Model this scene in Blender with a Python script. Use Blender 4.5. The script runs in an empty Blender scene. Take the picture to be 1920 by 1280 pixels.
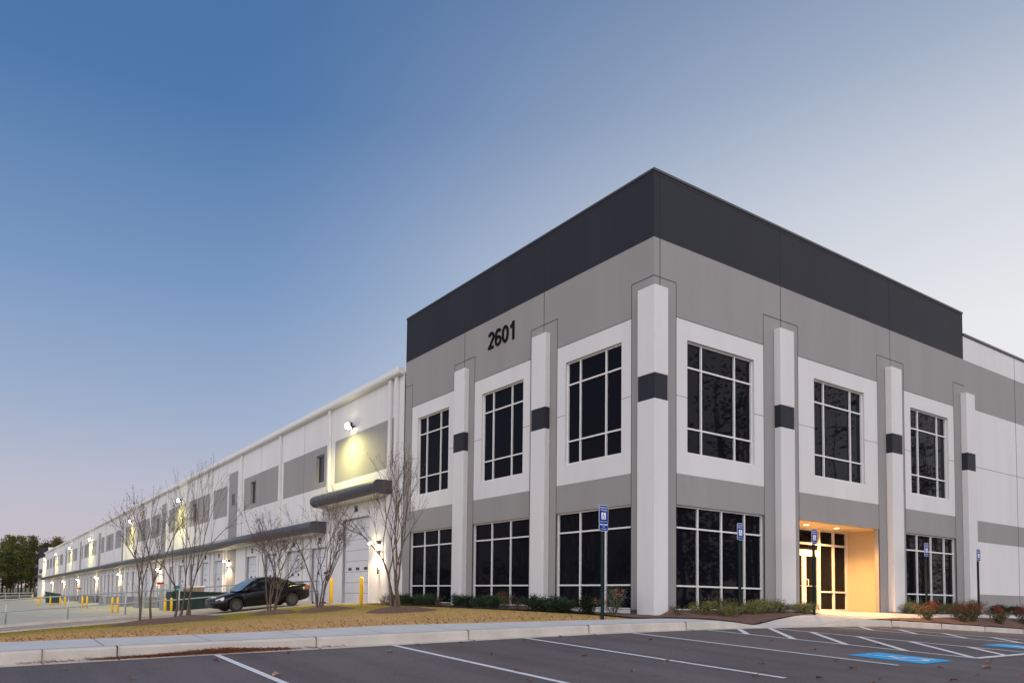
import bpy, bmesh, math, random
from mathutils import Vector, Matrix, noise as mnoise
R = math.radians
sc = bpy.context.scene
COL = sc.collection
random.seed(7)

# ------------------------------------------------------------------ materials
MATS = {}
def mat(name, col, rough=0.7, metal=0.0, var=0.0, vscale=3.0, bump=0.0, bscale=40.0, spec=0.5,
        col2=None, emit=None, estr=0.0, streak=False, coat=0.0):
    if name in MATS: return MATS[name]
    m = bpy.data.materials.new(name); m.use_nodes = True
    nt = m.node_tree; N = nt.nodes; L = nt.links
    b = N['Principled BSDF']
    b.inputs['Base Color'].default_value = (*col, 1)
    b.inputs['Roughness'].default_value = rough
    b.inputs['Metallic'].default_value = metal
    b.inputs['Specular IOR Level'].default_value = spec
    if coat: b.inputs['Coat Weight'].default_value = coat
    tc = N.new('ShaderNodeTexCoord')
    if var or col2:
        n = N.new('ShaderNodeTexNoise'); n.inputs['Scale'].default_value = vscale
        n.inputs['Detail'].default_value = 6; n.inputs['Roughness'].default_value = .62
        if streak:
            mp = N.new('ShaderNodeMapping'); mp.inputs['Scale'].default_value = (1, 1, .12)
            L.new(tc.outputs['Object'], mp.inputs[0]); L.new(mp.outputs[0], n.inputs['Vector'])
        else:
            L.new(tc.outputs['Object'], n.inputs['Vector'])
        cr = N.new('ShaderNodeValToRGB')
        cr.color_ramp.elements[0].position = .32; cr.color_ramp.elements[1].position = .68
        c2 = col2 or tuple(c*(1+var) for c in col)
        c1 = col if col2 else tuple(c*(1-var) for c in col)
        cr.color_ramp.elements[0].color = (*c1, 1); cr.color_ramp.elements[1].color = (*c2, 1)
        L.new(n.outputs['Fac'], cr.inputs[0]); L.new(cr.outputs[0], b.inputs['Base Color'])
    if bump:
        n2 = N.new('ShaderNodeTexNoise'); n2.inputs['Scale'].default_value = bscale
        n2.inputs['Detail'].default_value = 5
        L.new(tc.outputs['Object'], n2.inputs['Vector'])
        bp = N.new('ShaderNodeBump'); bp.inputs['Strength'].default_value = bump
        bp.inputs['Distance'].default_value = .02
        L.new(n2.outputs['Fac'], bp.inputs['Height']); L.new(bp.outputs[0], b.inputs['Normal'])
    if emit:
        b.inputs['Emission Color'].default_value = (*emit, 1)
        b.inputs['Emission Strength'].default_value = estr
    MATS[name] = m
    return m

WHITE = mat('white_wall_paint', (.64, .628, .638), .8, var=.045, vscale=.9, bump=.10, bscale=60, streak=True, spec=.25)
GREY = mat('grey_wall_paint', (.282, .272, .270), .8, var=.05, vscale=.8, bump=.10, bscale=60, streak=True, spec=.25)
DARK = mat('charcoal_wall_paint', (.022, .024, .033), .75, var=.10, vscale=.7, bump=.08, bscale=60, streak=True, spec=.25)
SEAL = mat('joint_sealant', (.035, .033, .035), .9, spec=.1)
COPING = mat('dark_metal_coping', (.045, .045, .05), .5, .3)
ALU = mat('white_aluminium', (.72, .71, .71), .4, spec=.5)
def glassmat():
    m = mat('tinted_glass', (.006, .0062, .010), .02, spec=.055)
    nt = m.node_tree; N = nt.nodes; L = nt.links; b = N['Principled BSDF']
    tc = N.new('ShaderNodeTexCoord'); n = N.new('ShaderNodeTexNoise')
    n.inputs['Scale'].default_value = .55; n.inputs['Detail'].default_value = 2
    bp = N.new('ShaderNodeBump'); bp.inputs['Strength'].default_value = .25; bp.inputs['Distance'].default_value = .02
    L.new(tc.outputs['Object'], n.inputs['Vector']); L.new(n.outputs['Fac'], bp.inputs['Height'])
    L.new(bp.outputs[0], b.inputs['Normal'])
    return m
GLASS = glassmat()
GLASS2 = mat('glass_mauve_reflection', (.030, .014, .024), .05, spec=.4)  # mauve reflection of the sky put into the glass colour
GALV2 = mat('grey_window_frame', (.30, .30, .31), .5)
CONC = mat('pale_concrete', (.52, .515, .51), .82, var=.06, vscale=2.2, bump=.12, bscale=90)
KERB = mat('kerb_concrete', (.50, .455, .41), .85, var=.13, vscale=1.5, bump=.2, bscale=60)
CJOINT = mat('concrete_joint', (.17, .135, .11), .9)
RAMPM = mat('ramp_concrete', (.33, .275, .23), .8, var=.12, vscale=1.2)
COURTM = mat('yard_concrete', (.47, .42, .31), .5, var=.10, vscale=.35, bump=.03, bscale=20)  # base colour warmed to carry the yellow light of the yard lamps
MULCH = mat('mulch', (.060, .032, .023), .95, col2=(.22, .118, .085), vscale=26, bump=1.0, bscale=55)
YEL = mat('yellow_plastic', (.92, .56, .005), .45)
GALV = mat('galvanised_steel', (.42, .45, .46), .42, .7)
GREENP = mat('dark_green_post', (.002, .014, .013), .5, spec=.3)
BLUE = mat('sign_blue', (.0, .030, .27), .7, spec=.05)
SWHITE = mat('sign_white', (.75, .77, .8), .5)
BLACKP = mat('black_paint', (.007, .007, .009), .8, spec=.1)
LINE = mat('white_line_paint', (.66, .67, .70), .6, var=.10, vscale=14)
PBLUE = mat('blue_pavement_paint', (.0, .38, .78), .6, var=.10, vscale=9)
DOORW = mat('white_door_steel', (.56, .57, .62), .5, var=.02, vscale=1)
CAN = mat('charcoal_canopy_metal', (.075, .078, .095), .42, .35)
SOFF = mat('cream_soffit', (.55, .54, .50), .7)
BARK = mat('crape_myrtle_bark', (.17, .115, .085), .85, col2=(.08, .056, .045), vscale=8)
TWIG = mat('twig_bark', (.115, .075, .066), .9)
SEED = mat('dry_seed_heads', (.10, .062, .055), .9)
RUBBER = mat('tyre_rubber', (.018, .018, .018), .75)
RED = mat('red_paint', (.5, .03, .02), .5)

# ------------------------------------------------------------------ mesh builder
class MB:
    def __init__(s): s.v = []; s.f = []; s.mi = []
    def quad(s, a, b, c, d, m=0):
        n = len(s.v); s.v += [a, b, c, d]; s.f.append((n, n+1, n+2, n+3)); s.mi.append(m)
    def poly(s, pts, m=0):
        n = len(s.v); s.v += list(pts); s.f.append(tuple(range(n, n+len(pts)))); s.mi.append(m)
    def box(s, x0, x1, y0, y1, z0, z1, m=0):
        if x0 > x1: x0, x1 = x1, x0
        if y0 > y1: y0, y1 = y1, y0
        if z0 > z1: z0, z1 = z1, z0
        n = len(s.v)
        s.v += [(x0,y0,z0),(x1,y0,z0),(x1,y1,z0),(x0,y1,z0),(x0,y0,z1),(x1,y0,z1),(x1,y1,z1),(x0,y1,z1)]
        for q in ((0,3,2,1),(4,5,6,7),(0,1,5,4),(1,2,6,5),(2,3,7,6),(3,0,4,7)):
            s.f.append(tuple(n+i for i in q)); s.mi.append(m)
    def tube(s, pts, rad, n=8, m=0, cap=True):
        pts = [Vector(p) for p in pts]
        if not hasattr(rad, '__len__'): rad = [rad]*len(pts)
        base = len(s.v)
        prev = None
        for i, p in enumerate(pts):
            d = (pts[min(i+1, len(pts)-1)] - pts[max(i-1, 0)])
            if d.length < 1e-9: d = Vector((0, 0, 1))
            d.normalize()
            if prev is None:
                a = d.orthogonal().normalized()
            else:
                a = (prev - d*prev.dot(d))
                a = a.normalized() if a.length > 1e-6 else d.orthogonal().normalized()
            prev = a; b = d.cross(a)
            for k in range(n):
                t = 2*math.pi*k/n
                s.v.append(tuple(p + (a*math.cos(t) + b*math.sin(t))*rad[i]))
        for i in range(len(pts)-1):
            for k in range(n):
                k2 = (k+1) % n
                s.f.append((base+i*n+k, base+i*n+k2, base+(i+1)*n+k2, base+(i+1)*n+k)); s.mi.append(m)
        if cap:
            s.f.append(tuple(base+k for k in reversed(range(n)))); s.mi.append(m)
            s.f.append(tuple(base+(len(pts)-1)*n+k for k in range(n))); s.mi.append(m)
    def loft(s, rings, m=0, closed=True, cap=True):
        base = len(s.v); n = len(rings[0])
        for r in rings: s.v += [tuple(p) for p in r]
        for i in range(len(rings)-1):
            for k in range(n if closed else n-1):
                k2 = (k+1) % n
                s.f.append((base+i*n+k, base+i*n+k2, base+(i+1)*n+k2, base+(i+1)*n+k)); s.mi.append(m)
        if cap:
            s.f.append(tuple(base+k for k in reversed(range(n)))); s.mi.append(m)
            s.f.append(tuple(base+(len(rings)-1)*n+k for k in range(n))); s.mi.append(m)
    def build(s, name, mats, parent=None, smooth=False, bevel=0, loc=None, seg=2):
        me = bpy.data.meshes.new(name)
        me.from_pydata(s.v, [], s.f)
        if not isinstance(mats, (list, tuple)): mats = [mats]
        for m in mats: me.materials.append(m)
        if len(mats) > 1: me.polygons.foreach_set('material_index', s.mi)
        if smooth: me.polygons.foreach_set('use_smooth', [True]*len(s.f))
        me.update()
        o = bpy.data.objects.new(name, me); COL.objects.link(o)
        if parent: o.parent = parent
        if loc: o.location = loc
        if bevel:
            md = o.modifiers.new('bevel', 'BEVEL'); md.width = bevel; md.segments = seg
            md.limit_method = 'ANGLE'; md.angle_limit = R(40)
        return o

def absorb(o, mb, m):
    bm = bmesh.new(); bm.from_mesh(o.data); k = len(o.data.materials); o.data.materials.append(m)
    vs = [bm.verts.new(v) for v in mb.v]
    for f in mb.f:
        q = bm.faces.new([vs[i] for i in f]); q.material_index = k
    bm.to_mesh(o.data); bm.free()
def tag(o, label=None, cat=None, group=None, kind=None):
    if label: o['label'] = label
    if cat: o['category'] = cat
    if group: o['group'] = group
    if kind: o['kind'] = kind
    return o
def empty(name, loc=(0,0,0), rot=(0,0,0)):
    o = bpy.data.objects.new(name, None); o.location = loc; o.rotation_euler = rot
    o.empty_display_size = .3; COL.objects.link(o); return o
def copy_tree(o, parent=None):
    c = o.copy(); COL.objects.link(c); c.parent = parent
    for ch in list(o.children): copy_tree(ch, c)
    return c
def text_mesh(body, size, name, m, extrude=.004, offset=0.0, xs=1.0, align='CENTER'):
    cu = bpy.data.curves.new(name, 'FONT'); cu.body = body; cu.size = size; cu.extrude = extrude
    cu.offset = offset; cu.align_x = align; cu.align_y = 'CENTER'
    t = bpy.data.objects.new(name, cu); COL.objects.link(t)
    dg = bpy.context.evaluated_depsgraph_get(); dg.update()
    me = bpy.data.meshes.new_from_object(t.evaluated_get(dg))
    bpy.data.objects.remove(t)
    for v in me.vertices: v.co.x *= xs
    me.materials.clear(); me.materials.append(m)
    o = bpy.data.objects.new(name, me); COL.objects.link(o)
    return o
LEFTROT = Matrix(((0,0,-1),(-1,0,0),(0,1,0))).to_euler()   # text reads on a wall that faces -x
FRONTROT = (R(90), 0, 0)                                    # text reads on a wall that faces -y

# ------------------------------------------------------------------ terrain heights
def interp(x, xs, zs):
    if x <= xs[0]:
        return zs[0] + (x-xs[0])*(zs[1]-zs[0])/(xs[1]-xs[0])
    if x >= xs[-1]:
        return zs[-1] + (x-xs[-1])*(zs[-1]-zs[-2])/(xs[-1]-xs[-2])
    for i in range(len(xs)-1):
        if xs[i] <= x <= xs[i+1]:
            t = (x-xs[i])/(xs[i+1]-xs[i]); return zs[i]*(1-t)+zs[i+1]*t
LX = [-15.5,-12.7,-9.67,-6.77,-3.87,-1.27,1.54,4.0,6.0,7.2,9.67,16.0]
LZ = [-1.02,-.93,-.848,-.764,-.694,-.650,-.624,-.610,-.612,-.632,-.712,-.94]
def lotx(x):
    return sum(interp(x+d, LX, LZ)*w for d, w in ((-.8,.2),(-.4,.2),(0,.2),(.4,.2),(.8,.2)))
def lot(x, y): return lotx(x) + .041*(y+2.7)
def sm(a, b, x):
    t = min(1, max(0, (x-a)/(b-a))); return t*t*(3-2*t)
def kerbh(x): return .172 - .150*(sm(-.6, 1.4, x) - sm(3.4, 5.6, x))
def kerbtop(x): return lot(x, -2.5) + kerbh(x)
NX = [-15.5,-11.6,-8.8,-3.7,-1.5,2,6,40]; NZ = [-.80,-.685,-.575,-.485,-.445,-.41,-.355,-.33]
FX = [-15.5,-13.6,-11.1,-8,-6.1,-4.3,-2.2,0,40]; FZ = [-1.62,-1.44,-1.235,-.985,-.81,-.60,-.44,-.385,-.385]
def H(x, y):
    """height of lawn, beds and walks between the kerb and the building"""
    n = interp(x, NX, NZ)
    if y < -1.2:
        t = (y+2.33)/1.13; t = min(1, max(0, t))
        return kerbtop(x)*(1-t)+n*t
    if x > 0:
        t = min(1, (y+1.2)/1.0); return n*(1-t) + (-.285)*t
    t = min(1, max(0, (y+1.2)/17.0))
    h = n*(1-t)+interp(x, FX, FZ)*t
    return h + .05*math.sin(math.pi*t)*sm(-14, -4, x)

def sheet(name, poly, hf, mats, dz=0.0, step=.5, parent=None, kind='structure', ystep=None, smooth=True, uvmat=None):
    bm = bmesh.new()
    vs = [bm.verts.new((p[0], p[1], 0)) for p in poly]
    bm.faces.new(vs)
    bmesh.ops.triangulate(bm, faces=bm.faces[:])
    xs = [p[0] for p in poly]; ys = [p[1] for p in poly]
    x = math.floor(min(xs)/step)*step+step
    while x < max(xs):
        bmesh.ops.bisect_plane(bm, geom=bm.verts[:]+bm.edges[:]+bm.faces[:], plane_co=(x,0,0), plane_no=(1,0,0)); x += step
    st = ystep or step
    y = math.floor(min(ys)/st)*st+st
    while y < max(ys):
        bmesh.ops.bisect_plane(bm, geom=bm.verts[:]+bm.edges[:]+bm.faces[:], plane_co=(0,y,0), plane_no=(0,1,0)); y += st
    for v in bm.verts: v.co.z = hf(v.co.x, v.co.y)+dz
    bmesh.ops.recalc_face_normals(bm, faces=bm.faces[:])
    if sum(f.normal.z for f in bm.faces) < 0: bmesh.ops.reverse_faces(bm, faces=bm.faces[:])
    for f in bm.faces: f.smooth = smooth
    me = bpy.data.meshes.new(name); bm.to_mesh(me); bm.free()
    if not isinstance(mats, (list, tuple)): mats = [mats]
    for m in mats: me.materials.append(m)
    o = bpy.data.objects.new(name, me); COL.objects.link(o)
    if kind: o['kind'] = kind
    return o

# ------------------------------------------------------------------ ground materials
def lawn_mat():
    m = bpy.data.materials.new('dormant_grass'); m.use_nodes = True
    nt = m.node_tree; N = nt.nodes; L = nt.links; b = N['Principled BSDF']
    b.inputs['Roughness'].default_value = .95; b.inputs['Specular IOR Level'].default_value = .1
    tc = N.new('ShaderNodeTexCoord'); sep = N.new('ShaderNodeSeparateXYZ'); L.new(tc.outputs['Object'], sep.inputs[0])
    n1 = N.new('ShaderNodeTexNoise'); n1.inputs['Scale'].default_value = .55; n1.inputs['Detail'].default_value = 5
    L.new(tc.outputs['Object'], n1.inputs['Vector'])
    n2 = N.new('ShaderNodeTexNoise'); n2.inputs['Scale'].default_value = 9; n2.inputs['Detail'].default_value = 8
    n2.inputs['Roughness'].default_value = .75
    L.new(tc.outputs['Object'], n2.inputs['Vector'])
    # greener turf lies towards the ramp and the building
    mr = N.new('ShaderNodeMapRange'); mr.inputs['From Min'].default_value = 2.5; mr.inputs['From Max'].default_value = 11.5
    L.new(sep.outputs['Y'], mr.inputs['Value'])
    mx = N.new('ShaderNodeMapRange'); mx.inputs['From Min'].default_value = -8; mx.inputs['From Max'].default_value = -1.5
    L.new(sep.outputs['X'], mx.inputs['Value'])
    ad = N.new('ShaderNodeMath'); ad.operation = 'MAXIMUM'
    L.new(mr.outputs[0], ad.inputs[0])
    ms = N.new('ShaderNodeMath'); ms.operation = 'MULTIPLY'; ms.inputs[1].default_value = .38
    L.new(mx.outputs[0], ms.inputs[0]); L.new(ms.outputs[0], ad.inputs[1])
    a2 = N.new('ShaderNodeMath'); a2.operation = 'MULTIPLY_ADD'; a2.inputs[1].default_value = 1.3; a2.inputs[2].default_value = -.65
    L.new(n1.outputs['Fac'], a2.inputs[0])
    a3 = N.new('ShaderNodeMath'); a3.operation = 'ADD'; a3.use_clamp = True
    L.new(ad.outputs[0], a3.inputs[0]); L.new(a2.outputs[0], a3.inputs[1])
    c1 = N.new('ShaderNodeValToRGB')
    e = c1.color_ramp.elements; e[0].position = 0; e[0].color = (.62, .40, .19, 1); e[1].position = 1; e[1].color = (.28, .245, .04, 1)
    k = e.new(.5); k.color = (.48, .35, .125, 1)
    L.new(a3.outputs[0], c1.inputs[0])
    c2 = N.new('ShaderNodeValToRGB'); e = c2.color_ramp.elements
    e[0].position = .30; e[0].color = (.42, .36, .34, 1); e[1].position = .62; e[1].color = (1.18, 1.15, 1.1, 1)
    L.new(n2.outputs['Fac'], c2.inputs[0])
    mu = N.new('ShaderNodeMix'); mu.data_type = 'RGBA'; mu.blend_type = 'MULTIPLY'; mu.inputs['Factor'].default_value = 1
    L.new(c1.outputs[0], mu.inputs['A']); L.new(c2.outputs[0], mu.inputs['B']); L.new(mu.outputs['Result'], b.inputs['Base Color'])
    n3 = N.new('ShaderNodeTexNoise'); n3.inputs['Scale'].default_value = 35; n3.inputs['Detail'].default_value = 4
    L.new(tc.outputs['Object'], n3.inputs['Vector'])
    bp = N.new('ShaderNodeBump'); bp.inputs['Strength'].default_value = .8; bp.inputs['Distance'].default_value = .05
    L.new(n3.outputs['Fac'], bp.inputs['Height']); L.new(bp.outputs[0], b.inputs['Normal'])
    return m
def asphalt_mat():
    m = bpy.data.materials.new('asphalt'); m.use_nodes = True
    nt = m.node_tree; N = nt.nodes; L = nt.links; b = N['Principled BSDF']
    b.inputs['Roughness'].default_value = .75; b.inputs['Specular IOR Level'].default_value = .35
    tc = N.new('ShaderNodeTexCoord')
    def noi(s, d, r=.6):
        n = N.new('ShaderNodeTexNoise'); n.inputs['Scale'].default_value = s; n.inputs['Detail'].default_value = d
        n.inputs['Roughness'].default_value = r; L.new(tc.outputs['Object'], n.inputs['Vector']); return n
    n1 = noi(.35, 4); n2 = noi(28, 8, .8)
    c1 = N.new('ShaderNodeValToRGB'); e = c1.color_ramp.elements
    e[0].position = .3; e[0].color = (.098, .083, .085, 1); e[1].position = .7; e[1].color = (.135, .116, .118, 1)
    L.new(n1.outputs['Fac'], c1.inputs[0])
    c2 = N.new('ShaderNodeValToRGB'); e = c2.color_ramp.elements
    e[0].position = .35; e[0].color = (.72, .72, .72, 1); e[1].position = .72; e[1].color = (1.45, 1.42, 1.42, 1)
    L.new(n2.outputs['Fac'], c2.inputs[0])
    mu = N.new('ShaderNodeMix'); mu.data_type = 'RGBA'; mu.blend_type = 'MULTIPLY'; mu.inputs['Factor'].default_value = 1
    L.new(c1.outputs[0], mu.inputs['A']); L.new(c2.outputs[0], mu.inputs['B']); L.new(mu.outputs['Result'], b.inputs['Base Color'])
    n4 = noi(1.7, 5, .7); c4 = N.new('ShaderNodeValToRGB'); e = c4.color_ramp.elements
    e[0].position = .27; e[0].color = (.66, .66, .66, 1); e[1].position = .40; e[1].color = (1, 1, 1, 1)
    k4 = e.new(.64); k4.color = (1, 1, 1, 1); k5 = e.new(.76); k5.color = (1.16, 1.15, 1.13, 1)
    L.new(n4.outputs['Fac'], c4.inputs[0])
    mw = N.new('ShaderNodeMapping'); mw.inputs['Scale'].default_value = (1.6, .07, 1); L.new(tc.outputs['Object'], mw.inputs[0])
    n5 = N.new('ShaderNodeTexNoise'); n5.inputs['Scale'].default_value = 1.0; n5.inputs['Detail'].default_value = 4; L.new(mw.outputs[0], n5.inputs['Vector'])
    c5 = N.new('ShaderNodeValToRGB'); e = c5.color_ramp.elements
    e[0].position = .33; e[0].color = (.80, .80, .80, 1); e[1].position = .55; e[1].color = (1.04, 1.04, 1.04, 1); L.new(n5.outputs['Fac'], c5.inputs[0])
    m4 = N.new('ShaderNodeMix'); m4.data_type = 'RGBA'; m4.blend_type = 'MULTIPLY'; m4.inputs['Factor'].default_value = 1
    L.new(mu.outputs['Result'], m4.inputs['A']); L.new(c4.outputs[0], m4.inputs['B'])
    m5 = N.new('ShaderNodeMix'); m5.data_type = 'RGBA'; m5.blend_type = 'MULTIPLY'; m5.inputs['Factor'].default_value = 1
    L.new(m4.outputs['Result'], m5.inputs['A']); L.new(c5.outputs[0], m5.inputs['B']); L.new(m5.outputs['Result'], b.inputs['Base Color'])
    n3 = noi(120, 3)
    bp = N.new('ShaderNodeBump'); bp.inputs['Strength'].default_value = .5; bp.inputs['Distance'].default_value = .012
    L.new(n3.outputs['Fac'], bp.inputs['Height']); L.new(bp.outputs[0], b.inputs['Normal'])
    return m
LAWN = lawn_mat(); ASPH = asphalt_mat()
FIELD = mat('far_grass', (.12, .11, .05), .95, col2=(.22, .17, .09), vscale=.3)

# ------------------------------------------------------------------ ground sheets
sheet('ground', [(-900,-900),(900,-900),(900,900),(-900,900)], lambda x,y: -3.6, FIELD, step=300)
sheet('parking_lot', [(-46,-60),(46,-60),(46,-2.7),(-46,-2.7)], lot, ASPH, step=2.0, ystep=60)
sheet('gutter_pan', [(-46,-2.71),(46,-2.71),(46,-2.49),(-46,-2.49)], lambda x,y: lot(x,y)+.004, KERB, step=1.0)
# kerb: swept profile
kb = MB(); rings = []
x = -46.0
while x <= 46.01:
    h = kerbtop(x); b0 = lot(x, -2.5)-.15
    rings.append([(x,-2.50,b0),(x,-2.488,h-.03),(x,-2.455,h-.004),(x,-2.43,h),(x,-2.33,h+.002),(x,-2.33,b0)])
    x += .5
kb.loft(rings)
tag(kb.build('kerb', KERB, smooth=False), kind='structure')
kj = MB()
for x in [-15.0,-14.05] + [-11.0+3.05*i for i in range(-1, 14)]:
    if -.4 < x < 4.6: continue
    h = kerbtop(x); g = lot(x, -2.5)
    kj.box(x-.005, x+.005, -2.504, -2.326, g+.006, h+.0045)
    kj.box(x-.004, x+.004, -2.70, -2.49, lot(x,-2.7)-.02, g+.0075)
tag(kj.build('kerb_joints', CJOINT), kind='structure')
# base terrain, lawn
sheet('lawn', [(-46,-2.33),(0,-2.33),(0,15.8),(-46,15.8)], H, LAWN, dz=-.012, step=.5)
sheet('bed_ground', [(0,-2.33),(46,-2.33),(46,0),(0,0)], H, MULCH, dz=-.02, step=.5)
# sidewalk along the kerb (left)
sheet('sidewalk', [(-46,-2.33),(.75,-2.33),(-1.05,-1.32),(-2.2,-1.2),(-46,-1.2)], H, CONC, dz=.004, step=.5)
# entrance walk
sheet('entrance_walk', [(.8,-2.33),(6.15,-2.33),(9.0,-1.75),(13.6,-1.42),(46,-1.40),(46,-.55),(12.55,-.55),(11.82,-.02),(6.86,-.02),(6.86,-.72),(4.9,-1.12),(3.0,-1.62)],
      H, CONC, dz=.004, step=.4)
wj = MB()
for x in [-14.2+1.52*i for i in range(9)]:
    pts = [-2.33+1.13*i/6 for i in range(7)]
    for a, c in zip(pts, pts[1:]):
        wj.quad((x-.006,a,H(x,a)+.0075),(x+.006,a,H(x,a)+.0075),(x+.006,c,H(x,c)+.0075),(x-.006,c,H(x,c)+.0075))
for x in [1.9,3.6,5.3,7.0,8.7,10.4,12.1]:
    y0 = -2.33 if x < 6.2 else -2.33+.20*(x-6.1)
    y1 = -.05 if x > 6.9 else -2.33+.38*(x-.8)
    n = 8
    for i in range(n):
        a = y0+(y1-y0)*i/n; c = y0+(y1-y0)*(i+1)/n
        wj.quad((x-.006,a,H(x,a)+.0075),(x+.006,a,H(x,a)+.0075),(x+.006,c,H(x,c)+.0075),(x-.006,c,H(x,c)+.0075))
tag(wj.build('sidewalk_joints', CJOINT), kind='structure')
# mulch beds
def bedz(x, y): return H(x, y)+.018+.02*mnoise.noise(Vector((x*2.1, y*2.1, 3)))
sheet('mulch_bed', [(-1.3,15.2),(-1.25,6),(-1.15,1.4),(-1.75,-.5),(-2.0,-1.15),(-1.0,-1.30),(.80,-2.30),(3.0,-1.60),(4.9,-1.10),(6.84,-.70),(6.84,-.02),(0,-.02),(0,15.2)],
      bedz, MULCH, dz=.012, step=.35)
sheet('mulch_bed', [(6.2,-2.32),(46,-2.32),(46,-1.42),(13.6,-1.44),(9.0,-1.77)], bedz, MULCH, dz=.012, step=.35)
sheet('mulch_bed', [(12.6,-.53),(46,-.53),(46,-.02),(12.1,-.02)], bedz, MULCH, dz=.012, step=.35)
# ramp to the drive-in door
def rampz(x, y): return interp(x, FX, FZ) - .03*(min(y,20.7)-16)/4.6 - .045
sheet('ramp', [(-46,15.95),(0,15.95),(0,20.6),(-46,20.6)], rampz, RAMPM, step=1.0)
rk = MB(); rings = []
x = -46.0
while x <= 0.01:
    z = interp(x, FX, FZ); rings.append([(x,15.8,z-.5),(x,15.8,z+.03),(x,15.97,z+.03),(x,15.97,z-.5)]); x += 1.0
rk.loft(rings); tag(rk.build('ramp_kerb', KERB), kind='structure')
rw = MB(); rings = []
x = -46.0
while x <= -.99:
    z = rampz(x, 20.6); rings.append([(x,20.6,z-3),(x,20.6,z+.12),(x,20.85,z+.12),(x,20.85,z-3)]); x += 1.0
rw.loft(rings)
tag(rw.build('retaining_wall', KERB), 'low concrete retaining wall under the galvanised guard rail along the ramp', 'wall')
def court(x, y): return -1.30-.0065*(y-20)+.03*x
sheet('truck_court', [(-46,20.85),(0,20.85),(0,205),(-46,205)], lambda x,y: min(court(x,y), rampz(x,20.6)-.05) if y < 21 else court(x,y), COURTM, step=8.0)
sheet('grass_bank', [(-90,196),(30,196),(30,420),(-90,420)], lambda x,y: court(max(-46, min(0,x)),200)+.15+.012*(y-196), FIELD, step=20)
sheet('yard_kerb', [(-46,193.5),(0,193.5),(0,196.2),(-46,196.2)], lambda x,y: court(x,y)+.25, CONC, step=8)

# ------------------------------------------------------------------ parking markings
def strip(mb, p, q, w=.10, dz=.006):
    p = Vector((*p, 0)); q = Vector((*q, 0)); d = (q-p); L_ = d.length; d.normalize(); n = Vector((-d.y, d.x, 0))*w/2
    k = max(2, int(L_/.4)); 
    for i in range(k):
        a = p+d*L_*i/k; b = p+d*L_*(i+1)/k
        mb.quad(*[(c.x, c.y, lot(c.x, c.y)+dz) for c in (a-n, b-n, b+n, a+n)])
lm = MB()
S_ = [-15.6, -12.70, -9.67, -6.77, -3.87]
for x in S_: strip(lm, (x, -2.72), (x, -7.86))
# aisles with hatching
def aisle(xa, xb, ye, y, dy, st):
    strip(lm, (xa, -2.72), (xa, ye)); strip(lm, (xb, -2.72), (xb, ye)); strip(lm, (xa, ye), (xb, ye), .12)
    while y > ye+.15:
        p = (xb, y); q = (xa, y-dy)
        if y > -2.75: t = (-2.75-y)/(-dy); p = (xb+(xa-xb)*t, -2.75)
        if q[1] < ye: t = (ye-p[1])/(q[1]-p[1]); q = (p[0]+(q[0]-p[0])*t, ye)
        strip(lm, p, q, .12, .0065); y -= st
aisle(-1.40, 1.0, -7.9, -1.65, 2.07, 1.04)
aisle(3.78, 5.15, -7.9, -2.65, 1.05, 1.02)
for x in (8.0, 10.8, 13.6, 16.4): strip(lm, (x, -2.72), (x, -7.9))
tag(lm.build('parking_markings', LINE), kind='structure')
# blue accessible panels with wheelchair figure
def isa(x0, y0, w, d):
    g = MB(); n = 6
    for i in range(n):
        for j in range(n):
            c = [(x0+w*(i+a)/n, y0+d*(j+b)/n) for a, b in ((0,0),(1,0),(1,1),(0,1))]
            g.quad(*[(p[0], p[1], lot(*p)+.006) for p in c])
    tag(g.build('accessible_marking', PBLUE), kind='structure')
    s = MB()
    def P(u, v): return (x0+w*u, y0+d*v)
    def arc(cx, cy, r, a0, a1, k=14):
        pts = [P(cx+r*math.cos(R(a0+(a1-a0)*i/k)), cy+r*math.sin(R(a0+(a1-a0)*i/k))*w/d) for i in range(k+1)]
        for a, b in zip(pts, pts[1:]): strip(s, a, b, .085, .0095)
    pts = [P(.42,.80), P(.44,.46), P(.66,.44), P(.74,.18), P(.84,.20)]
    for a, b in zip(pts, pts[1:]): strip(s, a, b, .09, .0095)
    strip(s, P(.43,.62), P(.64,.62), .08, .0098)
    arc(.47, .34, .22, 120, 350)
    c = P(.42, .88); s.poly([(c[0]+.055*math.cos(t*.5236), c[1]+.055*math.sin(t*.5236), lot(*c)+.0105) for t in range(12)])
    tag(s.build('wheelchair_marking', LINE), kind='structure')
isa(-3.27, -7.93, .99, 1.14)
isa(1.9, -7.85, .99, 1.14)

# ------------------------------------------------------------------ fallen leaves, pine straw
LEAFM = [mat('dry_leaf_brown', (.22, .10, .06), .8), mat('dry_leaf_red', (.26, .07, .05), .8), mat('dry_leaf_tan', (.34, .20, .13), .8)]
def leaf_mesh(k):
    g = MB(); rnd = random.Random(k)
    L_ = .085; n = 7
    prof = [0, .45, .85, .6, 1.0, .55, 0.05]
    for i in range(n-1):
        for sgn in (-1, 1):
            a = (L_*(i/(n-1)-.5)*2); b = (L_*((i+1)/(n-1)-.5)*2)
            wa = prof[i]*.05*sgn; wb = prof[i+1]*.05*sgn
            za = .014*math.cos(a*14); zb = .014*math.cos(b*14)
            g.quad((a,0,za),(b,0,zb),(b,wb,zb+abs(wb)*(.5+.3*rnd.random())),(a,wa,za+abs(wa)*(.5+.3*rnd.random())))
    g.tube([(L_,0,.0),(L_+.035,.004,.006)], .0015, 4)
    return g
leafsrc = [leaf_mesh(k).build('fallen_leaf', LEAFM[k]) for k in range(3)]
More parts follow.
